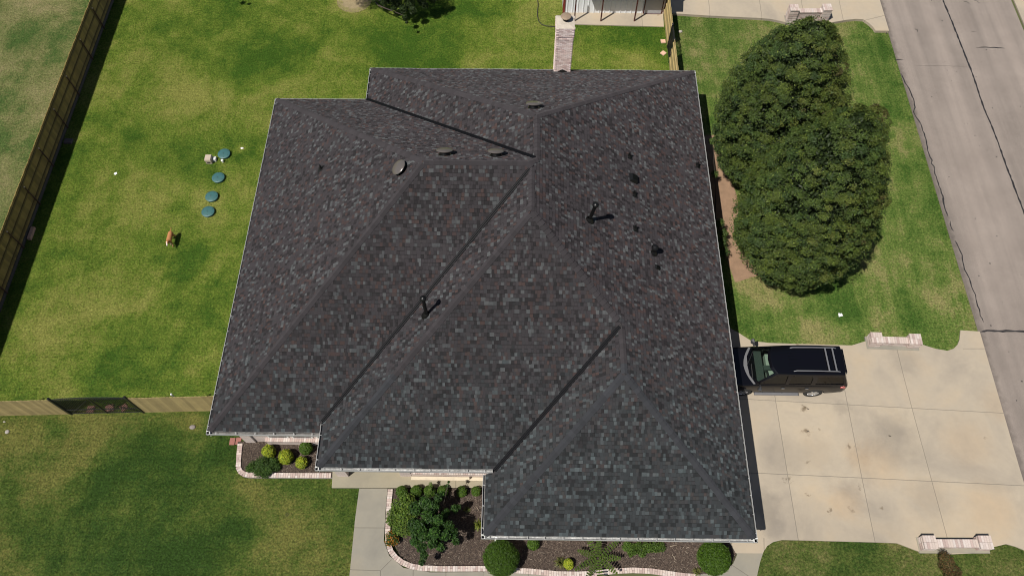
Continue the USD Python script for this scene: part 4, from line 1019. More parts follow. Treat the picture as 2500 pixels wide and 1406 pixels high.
def blade_clump(name, label, px, py, z, n, l, tones, seed, cat='plant'):
    r = np.random.default_rng(seed); c = G(px, py, z)
    a = r.uniform(0, 2 * PI, n); out = r.uniform(.3, 1., n) * l
    d = np.stack([np.cos(a), np.sin(a)], 1)
    b = np.hstack([c[:2] + d * .03, np.full((n, 1), z)]); h = l * r.uniform(.4, .9, n)
    m = np.hstack([c[:2] + d * out[:, None] * .5, z + h[:, None]]); e = np.hstack([c[:2] + d * out[:, None], (z + h * .55)[:, None]])
    s = np.stack([-np.sin(a), np.cos(a), np.zeros(n)], 1) * .008
    v = np.stack([b - s, b + s, m - s, m + s, e], 1).reshape(-1, 3); k = np.arange(n)[:, None] * 5
    tn_ = np.array(tones)
    solo(name, MB().add(v, np.vstack([k + [0, 1, 3], k + [0, 3, 2], k + [2, 3, 4]]), np.repeat(tn_[r.integers(len(tn_), size=n)] * r.uniform(.8, 1.2, (n, 1)), 5, axis=0)), m_leaf, label, cat, (c[0], c[1], z))


blade_clump('grass_clump', 'spiky ornamental grass clump left of the bright yellow shrub', 1367, 1374, .09, 160, .3, [(.10, .11, .03), (.06, .085, .02), (.16, .14, .05)], 370)
blade_clump('grass_clump', 'dry pale grass clump at the foot of the clipped evergreen by the edging', 1700, 1396, .09, 130, .24, [(.16, .15, .05), (.10, .12, .03)], 371)
blade_clump('grass_clump', 'thin yellowed plant in the open mulch right of the small tree', 1140, 1245, .09, 60, .2, [(.14, .16, .04), (.08, .11, .03)], 372)
blade_clump('grass_clump', 'yellow-green plant at the garage wall under the gutter', 1169, 1282, .09, 120, .3, [(.17, .19, .03), (.11, .15, .025)], 373)
clumps('ground_cover', 'bright green leafy ground cover under the garage gutter', [(1530, 1333, .25, .2), (1545, 1340, .25, .22), (1562, 1338, .28, .24), (1578, 1336, .28, .22), (1595, 1335, .28, .22), (1612, 1335, .25, .2), (1568, 1350, .2, .16), (1540, 1350, .18, .14)], [(.06, .11, .018), (.085, .14, .022), (.05, .09, .015)], .04, 380, 'plant', per=650)
# small conifer with feathery arms
cz_ = G(1455, 1368, .1)
t = thing('star_shaped_plant', 'star-shaped plant with long feathery arms spreading over the brick edging', 'plant', (cz_[0], cz_[1], .08))
part('trunk', MB().tube([(cz_[0], cz_[1], .05), (cz_[0] + .03, cz_[1] - .02, .78)], [.035, .02], 7), m_bark, t)
r_ = np.random.default_rng(390)
for k in range(9):
    a = k * 2 * PI / 9 + r_.uniform(-.14, .14); h = .62 + .06 * (k % 3); ln = (1.0 if k % 2 else .82) * r_.uniform(.92, 1.08)
    st = np.array([cz_[0], cz_[1], h]); dd = np.array([math.cos(a), math.sin(a), .34])
    pts_ = [st + dd * ln * s_ + np.array([0, 0, -.34 * s_ * s_]) for s_ in np.linspace(0, 1, 10)]
    br = part('branch', MB().tube(pts_, np.linspace(.014, .004, 10), 5), m_twig, t)
    wd = np.array([-dd[1], dd[0], 0])
    q = np.vstack([pts_[j] + wd * r_.uniform(-1, 1, (170, 1)) * (.105 * math.sin((j + .8) / 10.5 * PI) + .008) + r_.normal(0, .010, (170, 3)) for j in range(1, 10)])
    tone = np.array([(.045, .085, .014), (.065, .110, .018), (.11, .15, .028)])[r_.integers(3, size=len(q))] * r_.uniform(.75, 1.25, (len(q), 1))
    part('needles', MB().add(*leaves(q, np.tile([0, 0, 1.], (len(q), 1)), .030, tone, 391 + k, .4, .45)), m_leaf, br)
# foundation shrub between house and trees, in the eave's shadow
clumps('foundation_shrub', 'thin shrub growing in the shade between the house wall and the trees', [(1762, 590, .9, .3), (1766, 570, .7, .25), (1758, 545, 1.0, .22), (1768, 615, .6, .25), (1745, 425, .8, .2), (1740, 345, 1.2, .2)], [(.04, .075, .016), (.06, .09, .02)], .05, 395, per=260)
# brown dying shrub on the corner lawn
clumps('withered_shrub', 'rust-brown withered shrub on the grass below the brick entrance wall', [(2305, 1356, .55, .2), (2312, 1368, .6, .26), (2318, 1384, .55, .28), (2324, 1400, .5, .3), (2328, 1418, .45, .3), (2308, 1380, .4, .24), (2334, 1395, .4, .22)], [(.085, .050, .018), (.11, .066, .024), (.060, .044, .018), (.05, .06, .016)], .03, 396, per=800)
# big tree reaching in from the top, only its lowest boughs show
tc = G(866, -6, 0.) - [0, .3, 0]
t = thing('yard_tree', 'dark tree whose lowest boughs hang in at the top of the back yard', 'tree', (tc[0], tc[1] + .3, 0))
r_ = np.random.default_rng(400)
mb, far_ = MB(), MB()
for px, py, z, rad, k in ((915, -6, 1.2, .28, 500), (940, 2, 1.3, .3, 650), (968, 6, 1.3, .32, 750), (1000, 8, 1.3, .32, 750), (1030, 2, 1.3, .3, 650), (1055, -4, 1.3, .3, 600), (1072, -8, 1.3, .22, 350), (985, 22, 1.2, .25, 480), (1008, 26, 1.2, .22, 380), (988, 42, 1.1, .14, 200), (993, 55, 1.1, .08, 90), (962, 20, 1.2, .18, 260), (1038, 14, 1.2, .2, 300),
                          (930, -50, 3., .8, 2500), (990, -60, 3.2, .9, 3000), (860, -90, 3.4, 1.0, 3500), (800, -110, 4., 1.1, 3500), (900, -170, 5., 1.4, 5000), (572, -6, .6, .16, 160), (588, -3, .6, .10, 90)):
    c = G(px, py, z)
    q = r_.normal(0, 1, (k, 3)); q = q / np.linalg.norm(q, axis=1, keepdims=True) * (rad * r_.uniform(.2, 1., (k, 1)) ** .6)
    tone = np.array([(.024, .042, .010), (.034, .056, .013), (.018, .032, .009)])[r_.integers(3, size=k)] * r_.uniform(.7, 1.3, (k, 1))
    if px > 600:
        mb.add(*leaves(c + q, q + [0, 0, .6], .055, tone, 401 + int(px), .4, .7))
    else:
        far_.add(*leaves(c + q, q + [0, 0, .6], .05, tone, 401 + int(px), .4, .7))
part('crown', mb, m_leaf, t)
part('trunk', MB().tube([(tc[0], tc[1] + .3, -.05), (tc[0], tc[1] + .3, 2.), (tc[0] - .1, tc[1], 4.5)], [.2, .16, .06], 9), m_bark, t, smooth=True)
for (px, py, z) in ((990, 40, 1.1), (945, 5, 1.3), (1040, 0, 1.3), (900, -60, 3.)):
    part('limb', MB().tube([(tc[0], tc[1] + .3, 1.9), (np.array(tc) + G(px, py, z)) / 2 + [0, 0, .2], G(px, py, z)], [.07, .04, .012], 7), m_bark, t, smooth=True)

c = G(578, -6, .0)
solo('low_bush', far_, m_leaf, 'dark leafy tuft at the very top edge of the back lawn', 'shrub', (c[0], c[1], 0))
# mulch ring of the tree at the top edge
solo('mulch_ring', MB().poly(ring_pg, -.02, .012), plain('dry_thatch', (.24, .19, .105), .95, var=.2, scale=5, bump=.02, bscale=40, fine=.3), kind='structure')

# ================================================================== fences
m_wood = plain('fence_wood', (.270, .170, .050), .85, var=.22, scale=1.3, bump=.003, bscale=30, fine=.15, fscale=35, tone=True)
m_woodf = plain('fence_wood_front', (.345, .265, .115), .85, var=.18, scale=1.6, bump=.003, bscale=30, fine=.14, fscale=35, tone=True)
m_post = plain('rusty_post', (.085, .035, .022), .7, var=.3, scale=8)
m_cap2 = plain('post_cap', (.55, .38, .28), .5, var=.2)
m_galv = plain('galvanised', (.55, .55, .54), .4, metal=.5, var=.1)


def picket(x, y, d, nrm2, w, h, z0=.02, tone=1., th=.018):
    """A dog-eared picket centred at x, y; d along the fence, nrm2 across."""
    ear = .03
    prof = [(-w / 2, z0), (w / 2, z0), (w / 2, h - ear), (w / 2 - ear, h), (-w / 2 + ear, h), (-w / 2, h - ear)]
    fr = [np.array([x + d[0] * u + nrm2[0] * th / 2, y + d[1] * u + nrm2[1] * th / 2, z]) for u, z in prof]
    bk = [np.array([x + d[0] * u - nrm2[0] * th / 2, y + d[1] * u - nrm2[1] * th / 2, z]) for u, z in prof]
    f = [(0, 1, 2), (0, 2, 5), (2, 3, 4), (2, 4, 5)]
    n = 6
    f = f + [tuple(i + n for i in t[::-1]) for t in f]
    for i in range(n):
        j = (i + 1) % n
        f += [(i, n + i, n + j), (i, n + j, j)]
    return MB().add(fr + bk, np.array(f), np.full(3, tone))


fl = thing('long_fence', 'long weathered picket fence seen from its shaded inner side along the back yard', 'fence', (FX, 24, 0))
y = 12.3
while y < 37.0:
    w = .142
    part('picket', picket(FX - .03, y, (0, 1), (1, 0), w, 1.74 + rng.uniform(-.012, .012), tone=rng.uniform(.72, 1.25)), m_wood, fl)
    y += w + rng.choice([.003, .004, .006, .010], p=[.3, .3, .25, .15])
for z in (.42, 1.02, 1.56):
    part('rail', MB().box((FX - .018, 12.2, z - .045), (FX + .02, 37.1, z + .045), np.full(3, .55)), m_wood, fl)
part('kick_board', MB().box((FX - .018, 12.2, .0), (FX + .012, 37.1, .20), np.full(3, .8)), plain('kick_wood', (.10, .075, .058), .9, var=.2, tone=True), fl)
for py_ in [G(*b)[1] for b in ((249.1, 70.1), (222.5, 146), (191, 234), (164.5, 313), (132, 407), (98, 499), (59.2, 605.8), (18, 716))] + [36.2]:
    ps = part('post', MB().tube([(FX + .05, py_, -.1), (FX + .05, py_, 1.47)], .032, 9), m_post, fl)
    part('post_cap', MB().lathe([(.036, -.03), (.038, .0), (.025, .025), (.002, .034)], (FX + .05, py_, 1.47), n=10), m_cap2, ps)

ff_ = thing('front_fence', 'tan wooden picket fence either side of the arched iron gate', 'fence', (-18, 10.7, 0))
fy = lambda x: 10.56 + (x + 22.09) * (10.89 - 10.56) / (22.09 - 13.19)
fd_ = np.array([1, .037]); fd_ /= np.linalg.norm(fd_)
xg0, xg1 = G(175, 1011)[0], G(352, 1005.5)[0]
for xa, xb in ((-23.6, xg0 - .03), (xg1 + .03, -11.6)):
    x = xa + .07
    while x < xb - .05:
        part('picket', picket(x, fy(x), fd_, np.array([-fd_[1], fd_[0]]), .140, 1.76 + rng.uniform(-.012, .012), tone=rng.uniform(.78, 1.16)), m_woodf, ff_)
        x += .1435
    for z in (.4, 1.02, 1.55):
        part('rail', MB().bar((xa, fy(xa) + .035, z), (xb, fy(xb) + .035, z), (0, 1, 0), .04, .09, np.full(3, .7)), m_woodf, ff_)
for px in (2, 428):
    c = G(px, 982 if px < 100 else 974, 1.4)
    xx = c[0]
    ps = part('post', MB().tube([(xx, fy(xx) + .085, -.1), (xx, fy(xx) + .085, 1.86)], .03, 9), m_galv, ff_)
    part('post_cap', MB().lathe([(.04, -.03), (.045, .0), (.03, .035), (.002, .045)], (xx, fy(xx) + .085, 1.86), n=10), plain('cap_white', (.7, .7, .68), .5) if px == 2 else '/World/Looks/cap_white', ps)

m_iron = plain('black_iron', (.012, .012, .013), .4, var=.2)


def iron_gate(name, label, p, q, h=1.78, arch=.14, bars=34, leaf=2):
    p, q = np.array([*p, 0.]), np.array([*q, 0.]); d = (q - p) / np.linalg.norm(q - p); L = np.linalg.norm(q - p)
    t = thing(name, label, 'gate', tuple((p + q) / 2))
    z = np.array([0, 0, 1.]); side = np.cross(d, z)
    top = lambda s: h + arch * math.sin(PI * s)
    for s in (0., 1.):
        ps = part('gate_post', MB().bar(p + d * L * s, p + d * L * s + z * (h + .09), side, .075, .075), m_iron, t)
        part('finial', MB().lathe([(.055, 0), (.055, .02), (.03, .04), (.04, .07), (.002, .11)], p + d * L * s + z * (h + .09), n=10), m_iron, ps)
    for hh, w in ((0., .045), (-.16, .03)):
        part('top_rail', MB().tube([p + d * L * s + z * (top(s) + hh) for s in np.linspace(0, 1, 15)], w / 2, 6), m_iron, t)
    for zz in (.10, .55):
        part('rail', MB().bar(p + z * zz, q + z * zz, side, .035, .035), m_iron, t)
    for k in range(bars):
        s = (k + .5) / bars
        part('bar', MB().bar(p + d * L * s + z * .08, p + d * L * s + z * (top(s) - .0), side, .022, .022), m_iron, t)
    for s in ([.5] if leaf == 2 else []):
        part('stile', MB().bar(p + d * (L * s + .02) + z * .06, p + d * (L * s + .02) + z * top(s), side, .05, .05), m_iron, t)
    part('brace', MB().bar(p + d * .08 + z * .12, p + d * (L * .46) + z * (h - .15), side, .03, .03), m_iron, t)
    part('brace', MB().bar(q - d * .08 + z * .12, q - d * (L * .46) + z * (h - .15), side, .03, .03), m_iron, t)
    return t


iron_gate('iron_gate', 'black arched double iron gate in the tan front fence', (xg0, fy(xg0)), (xg1, fy(xg1)))
m_pav = plain('pink_paver', (.33, .165, .13), .9, var=.18, scale=5, fine=.15)
for k, (px, py, s, lb) in enumerate(((222, 999, .30, 'pinkish stepping stone behind the left half of the iron gate'), (268, 997, .32, 'pinkish stepping stone behind the middle of the iron gate'), (303, 995, .28, 'pinkish stepping stone behind the right half of the iron gate'))):
    c = G(px, py, .03); a = .3 * k
    pg = shapely.affinity.rotate(sbox(c[0] - s / 2, c[1] - s / 2, c[0] + s / 2, c[1] + s / 2), 20 * k)
    solo('stepping_stone', MB().poly(pg, -.01, .075), m_pav, lb, 'paving stone', (c[0], c[1], 0), group='stepping stones by the iron gate')

# fence and gate between back yard and side lawn
fr_ = thing('side_fence', 'wooden picket fence between the shed and the house, shadow on the side lawn', 'fence', (8.18, 32, 0))
RX = 8.2
gy0, gy1 = G(1632, 163)[1] + .25, G(1627, 120)[1] + .1
for ya, yb in ((27.5, gy0), (gy1, 35.0)):
    y = ya + .07
    while y < yb:
        part('picket', picket(RX, y, (0, 1), (1, 0), .140, 1.74 + rng.uniform(-.012, .012), tone=rng.uniform(.85, 1.2)), m_woodf, fr_)
        y += .1435
    for z in (.4, 1.02, 1.5):
        part('rail', MB().box((RX - .06, ya, z - .045), (RX - .012, yb, z + .045), np.full(3, .9)), m_woodf, fr_)
iron_gate('side_gate', 'narrow black iron gate in the side fence near the house corner', (RX, gy0 + .02), (RX, gy1 - .02), 1.6, .12, 15, 1)
m_pav2 = plain('tan_paver', (.56, .36, .25), .9, var=.12, scale=5, fine=.12)
for px, py, s, a, lb in ((1619, 101, .26, 4, 'square tan paver lying upper by the side fence'), (1619.5, 130, .26, 45, 'tan paver turned like a diamond by the side fence')):
    c = G(px, py, .05)
    solo('garden_paver', MB().poly(shapely.affinity.rotate(sbox(c[0] - s / 2, c[1] - s / 2, c[0] + s / 2, c[1] + s / 2), a), -.01, .06), m_pav2, lb, 'paving stone', (c[0], c[1], 0))
m_stone = plain('pale_stone', (.33, .30, .26), .9, var=.2, scale=10, bump=.01)


def rock(name, label, px, py, rx, ry, rz, mat, seed, cat='stone'):
    c = G(px, py, .03); s = trimesh.creation.icosphere(2, 1.)
    v = s.vertices * (1 + .35 * (meshkit.fbm(s.vertices * 1.7 + seed, 3, seed)[:, None] - .5)) * [rx, ry, rz] + [c[0], c[1], rz * .4]
    solo(name, MB().add(v, s.faces), mat, label, cat, (c[0], c[1], 0), smooth=True)


rock('rock', 'pale rock in the grass just right of the side fence', 1661, 78, .12, .09, .08, m_stone, 3)
rock('rock', 'flat grey stone sunk in the lawn left of the roof corner', 470, 1042, .13, .10, .05, plain('grey_stone', (.20, .175, .16), .9, var=.2, scale=10), 5)
rock('rock', 'white stone beside the topmost green lid', 591, 362, .08, .06, .05, plain('white_stone', (.72, .68, .62), .9, var=.1), 6)
rock('rock', 'small pale stone at the left edge of the front lawn near the fence', 10, 1029, .06, .03, .03, m_stone, 8)
solo('sprinkler_cap', MB().lathe([(.09, 0), (.09, .03), (.06, .05), (.002, .055)], (*G(18, 1054)[:2], .0), n=14), plain('cap_grey', (.27, .25, .22), .8, var=.15, scale=20), 'round grey sprinkler cap in the dry patch of the front lawn', 'sprinkler', (*G(18, 1054)[:2], 0))
solo('drain_pipe', MB().lathe([(.055, 0), (.055, .035), (.045, .035), (.045, -.02), (.002, -.02)], (*G(701, 1256)[:2], .0), n=14), m_iron, 'small black drain hole in the front lawn', 'drain', (*G(701, 1256)[:2], 0))
c = G(76, 568, .1)
solo('brick_block', MB().box((FX + .10, c[1] - .38, .0), (FX + .26, c[1] + .30, .16)), plain('orange_block', (.52, .29, .19), .9, var=.12, scale=8), 'long orange block at the foot of the long fence', 'block', (FX + .18, c[1], 0))
c = G(166, 344, .1)
solo('dark_block', MB().box((c[0] - .2, c[1] - .14, 0), (c[0] + .2, c[1] + .14, .12)), plain('dark_block', (.11, .08, .075), .9, var=.2), 'dark flat block lying in the shadow of the long fence', 'block', (c[0], c[1], 0))
m_scrap = plain('white_scrap', (.78, .78, .77), .6, var=.05)


def scrap(label, px, py, s, seed):
    r = np.random.default_rng(seed); c = G(px, py, .06); n = 9
    a = np.sort(r.uniform(0, 2 * PI, n)); rr = s * r.uniform(.35, 1., n)
    v = np.vstack([[c[0], c[1], .075], np.stack([c[0] + rr * np.cos(a), c[1] + rr * np.sin(a), .055 + r.uniform(0, .03, n)], 1)])
    solo('paper_scrap', MB().add(v, [(0, i + 1, (i + 1) % n + 1) for i in range(n)]), m_scrap, label, 'litter', (c[0], c[1], 0))


scrap('crumpled white paper scrap on the back lawn near the long fence', 282, 424, .10, 4)
scrap('torn white paper scrap on the side lawn below the big tree', 2050, 769, .16, 12)

m_redpav = plain('red_paver', (.25, .105, .085), .9, var=.15, scale=6, fine=.15)
for px, py, lb in ((567, 1077, 'dull red paving slab left of the small bed, the outer one'), (582, 1076, 'dull red paving slab tucked under the eave beside the small bed')):
    c = G(px, py, .04)
    solo('paving_slab', MB().box((c[0] - .11, c[1] - .15, -.01), (c[0] + .11, c[1] + .15, .045)), m_redpav, lb, 'paving stone', (c[0], c[1], 0))
m_stick = plain('dry_stick', (.42, .35, .26), .9, var=.15)
for px, py, ln_, a_, lb in ((1644, 1332, .28, .1, 'pale dry stick on the mulch right of the green ground cover'), (1645, 1360, .22, 2.1, 'short pale stick in the open mulch left of the clipped evergreen'), (1165, 1240, .2, 2.2, 'pale stick on the mulch near the garage gutter'), (1145, 1258, .3, -.2, 'long thin stick on the mulch below the yellowed plant')):
    c = G(px, py, .14); d = np.array([math.cos(a_), math.sin(a_), 0]) * ln_ / 2
    solo('stick', MB().tube([c - d, c + d * .1 + [.01, .01, .015], c + d], [.008, .007, .004], 5), m_stick, lb, 'stick', (c[0], c[1], .1))
# ================================================================== yard things
m_teal = plain('teal_plastic', (.036, .108, .108), .5, var=.12, scale=6, fine=.06)
LID = G(517, 480, .1)
lid = thing('tank_lid', 'green round tank lid, third down the row', 'lid', (LID[0], LID[1], 0), group='green tank lids in the back lawn')
part('riser', MB().lathe([(.285, -.02), (.285, .10), (.30, .10), (.30, .115)], (LID[0], LID[1], 0), n=32), m_teal, lid)
part('cover', MB().lathe([(.31, .105), (.315, .125), (.295, .145), (.2, .16), (.1, .168), (.003, .17)], (LID[0], LID[1], 0), n=36), m_teal, lid, smooth=40)
for a in range(6):
    x, y = LID[0] + .245 * math.cos(a * PI / 3), LID[1] + .245 * math.sin(a * PI / 3)
    part('bolt', MB().lathe([(.014, .145), (.014, .162), (.002, .164)], (x, y, 0), n=8), m_iron, lid)
part('handle', MB().tube([LID * [1, 1, 0] + [-.02, -.06, .168], LID * [1, 1, 0] + [-.02, -.02, .185], LID * [1, 1, 0] + [-.02, .03, .185], LID * [1, 1, 0] + [-.02, .06, .168]], .008, 6), m_iron, lid)
for px, py, lb in ((508, 517, 'green round tank lid at the bottom of the row, nearest the dog'), (533, 434, 'green round tank lid, second down the row'), (547, 376, 'green round tank lid at the top, beside the beige pump box')):
    c = G(px, py, .1)
    copy_of(lid, 'tank_lid', lb, (c[0], c[1], 0), 37)
m_beige = plain('beige_plastic', (.40, .335, .26), .6, var=.05)
c = G(509, 387, .25)
t = thing('pump_box', 'beige pump housing box beside the topmost green lid', 'utility box', (c[0], c[1], 0))
bx4 = lambda cx, cy, w, d, z: [(cx - w, cy - d, z), (cx + w, cy - d, z), (cx + w, cy + d, z), (cx - w, cy + d, z)]
part('body', MB().hexa(bx4(c[0], c[1], .145, .17, 0), bx4(c[0], c[1], .145, .17, .24)), m_beige, t)
part('hood', MB().hexa(bx4(c[0], c[1], .16, .19, .242), bx4(c[0] - .01, c[1], .145, .17, .34)), m_beige, t)
part('vent_slot', MB().box((c[0] - .08, c[1] - .178, .08), (c[0] + .08, c[1] - .171, .14)), m_iron, t)
c2 = G(523, 387, .14)
t = thing('control_box', 'small white control box with two dark dots between pump box and lid', 'utility box', (c2[0], c2[1], 0))
part('case', MB().hexa(bx4(c2[0], c2[1], .085, .11, 0), bx4(c2[0], c2[1], .08, .10, .17)), plain('case_white', (.60, .60, .58), .5), t)
for dx in (-.03, .03):
    part('knob', MB().lathe([(.014, .0), (.014, .03), (.002, .032)], (c2[0] + dx, c2[1] + .05, .165), n=8), m_iron, t)
c3 = G(543, 393, .1)
solo('pipe_cap', MB().lathe([(.05, -.02), (.05, .12), (.065, .125), (.065, .16), (.045, .185), (.003, .19)], (c3[0], c3[1], 0), n=18), m_white, 'white round pipe cap below the topmost green lid', 'pipe cap', (c3[0], c3[1], 0), smooth=40)
# the dog: walking towards the camera
tail, head = G(427, 566, .5), G(419, 604, .45)
dogc = G(423, 590, 0.); hd = (head - tail)[:2]; hd /= np.linalg.norm(hd); ang = math.degrees(math.atan2(hd[1], hd[0]))
dog = thing('dog', 'tan dog with a white muzzle walking across the back lawn', 'dog', (dogc[0], dogc[1], 0.03), ang)


def chain(bones, ref=.02, it=8):
    """One continuous skin over bones: ((point, radius), (point, radius))."""
    m = manifold3d.Manifold()
    for (a, ra), (b, rb) in bones:
        sp = [manifold3d.Manifold.sphere(r_, 14).translate(tuple(map(float, p_))) for p_, r_ in ((a, ra), (b, rb))]
        m = m + manifold3d.Manifold.batch_hull(sp)
    m = m.refine_to_length(ref)
    q = m.to_mesh(); tm = trimesh.Trimesh(q.vert_properties[:, :3], q.tri_verts, process=True)
    trimesh.smoothing.filter_taubin(tm, iterations=it)
    return tm


bones = [(((.20, 0, .40), .125), ((.02, 0, .41), .115)), (((.02, 0, .41), .115), ((-.20, 0, .42), .11)), (((.20, 0, .42), .10), ((.32, 0, .49), .065)), (((.32, 0, .49), .065), ((.38, 0, .51), .068)), (((.38, 0, .51), .066), ((.44, 0, .49), .045)), (((.44, 0, .49), .045), ((.52, 0, .465), .028)),
         (((.385, .045, .555), .018), ((.37, .075, .50), .012)), (((.385, -.045, .555), .018), ((.37, -.075, .50), .012)), (((-.25, 0, .44), .028), ((-.36, .02, .50), .016)), (((-.36, .02, .50), .016), ((-.46, .04, .58), .010))]
for s, ph in ((1, .06), (-1, -.05)):
    bones += [(((.20, .055 * s, .36), .052), ((.21 + ph * .3, .07 * s, .21), .030)), (((.21 + ph * .3, .07 * s, .21), .030), ((.21 + ph, .07 * s, .03), .021)), (((.21 + ph, .07 * s, .024), .022), ((.25 + ph, .07 * s, .02), .020)),
              (((-.19, .06 * s, .38), .068), ((-.13 - ph * .4, .075 * s, .24), .040)), (((-.13 - ph * .4, .075 * s, .24), .038), ((-.24 - ph * .6, .075 * s, .15), .024)), (((-.24 - ph * .6, .075 * s, .15), .022), ((-.22 - ph, .075 * s, .03), .020)), (((-.22 - ph, .075 * s, .024), .021), ((-.18 - ph, .075 * s, .02), .019))]
tm = chain(bones)
vv = tm.vertices
col = np.tile(np.array([.36, .155, .055]), (len(vv), 1))
white = ((vv[:, 0] > .45)) | ((vv[:, 0] > .36) & (np.abs(vv[:, 1]) < .016) & (vv[:, 2] > .5)) | ((vv[:, 2] < .335) & (vv[:, 0] > .1) & (np.abs(vv[:, 1]) < .06))
col[white] = (.62, .55, .46)
col[(vv[:, 0] < -.42)] = (.10, .05, .03)
part('body', MB().add(vv, tm.faces, col), plain('dog_coat', (1, 1, 1), .8, var=.12, scale=30, tone=True), dog, smooth=True, local=True)
for s in (1, -1):
    part('eye', MB().mesh(trimesh.creation.icosphere(1, .009), tf=trimesh.transformations.translation_matrix((.435, .028 * s, .525))), m_iron, dog, local=True)
part('nose', MB().mesh(trimesh.creation.icosphere(1, .014), tf=trimesh.transformations.translation_matrix((.545, 0, .472))), m_iron, dog, local=True)

# hose on the grass by the shed
hp = [G(x, y, .06) for x, y in ((1311, -30), (1312, 0), (1314, 12), (1312, 28), (1312, 40), (1315, 52), (1322, 60), (1333, 64), (1345, 65), (1358, 66), (1375, 66))]
solo('garden_hose', MB().tube(np.array([np.interp(np.linspace(0, 10, 60), range(11), np.array(hp)[:, k]) for k in range(3)]).T, .022, 7), plain('hose_dark', (.03, .025, .02), .6), 'dark hose lying on the grass left of the shed', 'hose', smooth=True)

# ================================================================== shed at the top
m_siding = plain('shed_siding', (.72, .74, .76), .45, var=.04, scale=2)
m_redtrim = plain('red_trim', (.20, .030, .025), .5, var=.12)
m_darkpost = plain('dark_red_post', (.075, .022, .018), .6, var=.2)
shed = thing('metal_shed', 'white ribbed metal shed with red trim and a small porch on thin posts', 'shed', (5.4, 37, 0))
SX0, SX1, SY, SH = 2.42, 8.28, 34.98, 3.2
part('wall', MB().box((SX0, SY, -.02), (SX1, SY + 6, SH)), m_siding, shed)
x = SX0 + .22
while x < SX1 - .2:
    if not 7.05 < x < 8.1:
        part('rib', MB().hexa([(x - .035, SY + .001, .05), (x + .035, SY + .001, .05), (x + .018, SY - .028, .05), (x - .018, SY - .028, .05)][::1], [(x - .035, SY + .001, SH), (x + .035, SY + .001, SH), (x + .018, SY - .028, SH), (x - .018, SY - .028, SH)]), m_siding, shed)
    x += .305
for xa, xb in ((SX0 - .03, SX0 + .10), (SX1 - .12, SX1 + .03)):
    part('corner_trim', MB().box((xa, SY - .04, .0), (xb, SY - .003, SH)), m_redtrim, shed)
part('gable_edge', MB().box((SX0 - .06, SY - .05, SH), (SX1 + .06, SY + 6, SH + .1)), m_redtrim, shed)
d0, d1 = G(1572, 34, .08)[0], G(1613, 34, .08)[0]
dr = part('door', MB().box((d0, SY - .05, .06), (d1, SY - .002, 2.1)), plain('grey_door', (.34, .345, .37), .5, var=.05), shed)
part('door_frame', MB().box((d0 - .06, SY - .06, .05), (d0 - .002, SY - .002, 2.15)).box((d1 + .002, SY - .06, .05), (d1 + .06, SY - .002, 2.15)), m_darkpost, dr)
part('sill', MB().box((d0, SY - .09, .045), (d1, SY - .052, .075)), m_darkpost, dr)
mtl = plain('porch_roof', (.20, .032, .028), .45, var=.1)
PY = G(1466.4, 54)[1]
part('porch_roof', MB().hexa([(SX0 + .95, PY - .12, 2.28), (SX1 + .05, PY - .12, 2.28), (SX1 + .05, SY, 2.52), (SX0 + .95, SY, 2.52)], [(SX0 + .95, PY - .12, 2.34), (SX1 + .05, PY - .12, 2.34), (SX1 + .05, SY, 2.58), (SX0 + .95, SY, 2.58)]), mtl, shed)
for px in (1402, 1466.4, 1548.0):
    c = G(px, 54)
    part('porch_post', MB().box((c[0] - .035, c[1] - .035, .055), (c[0] + .035, c[1] + .035, 2.30)), m_darkpost, shed)
part('shed_roof', MB().box((SX0 - .1, SY - .1, SH + .101), (SX1 + .1, SY + 6.1, SH + .14)), m_siding, shed)

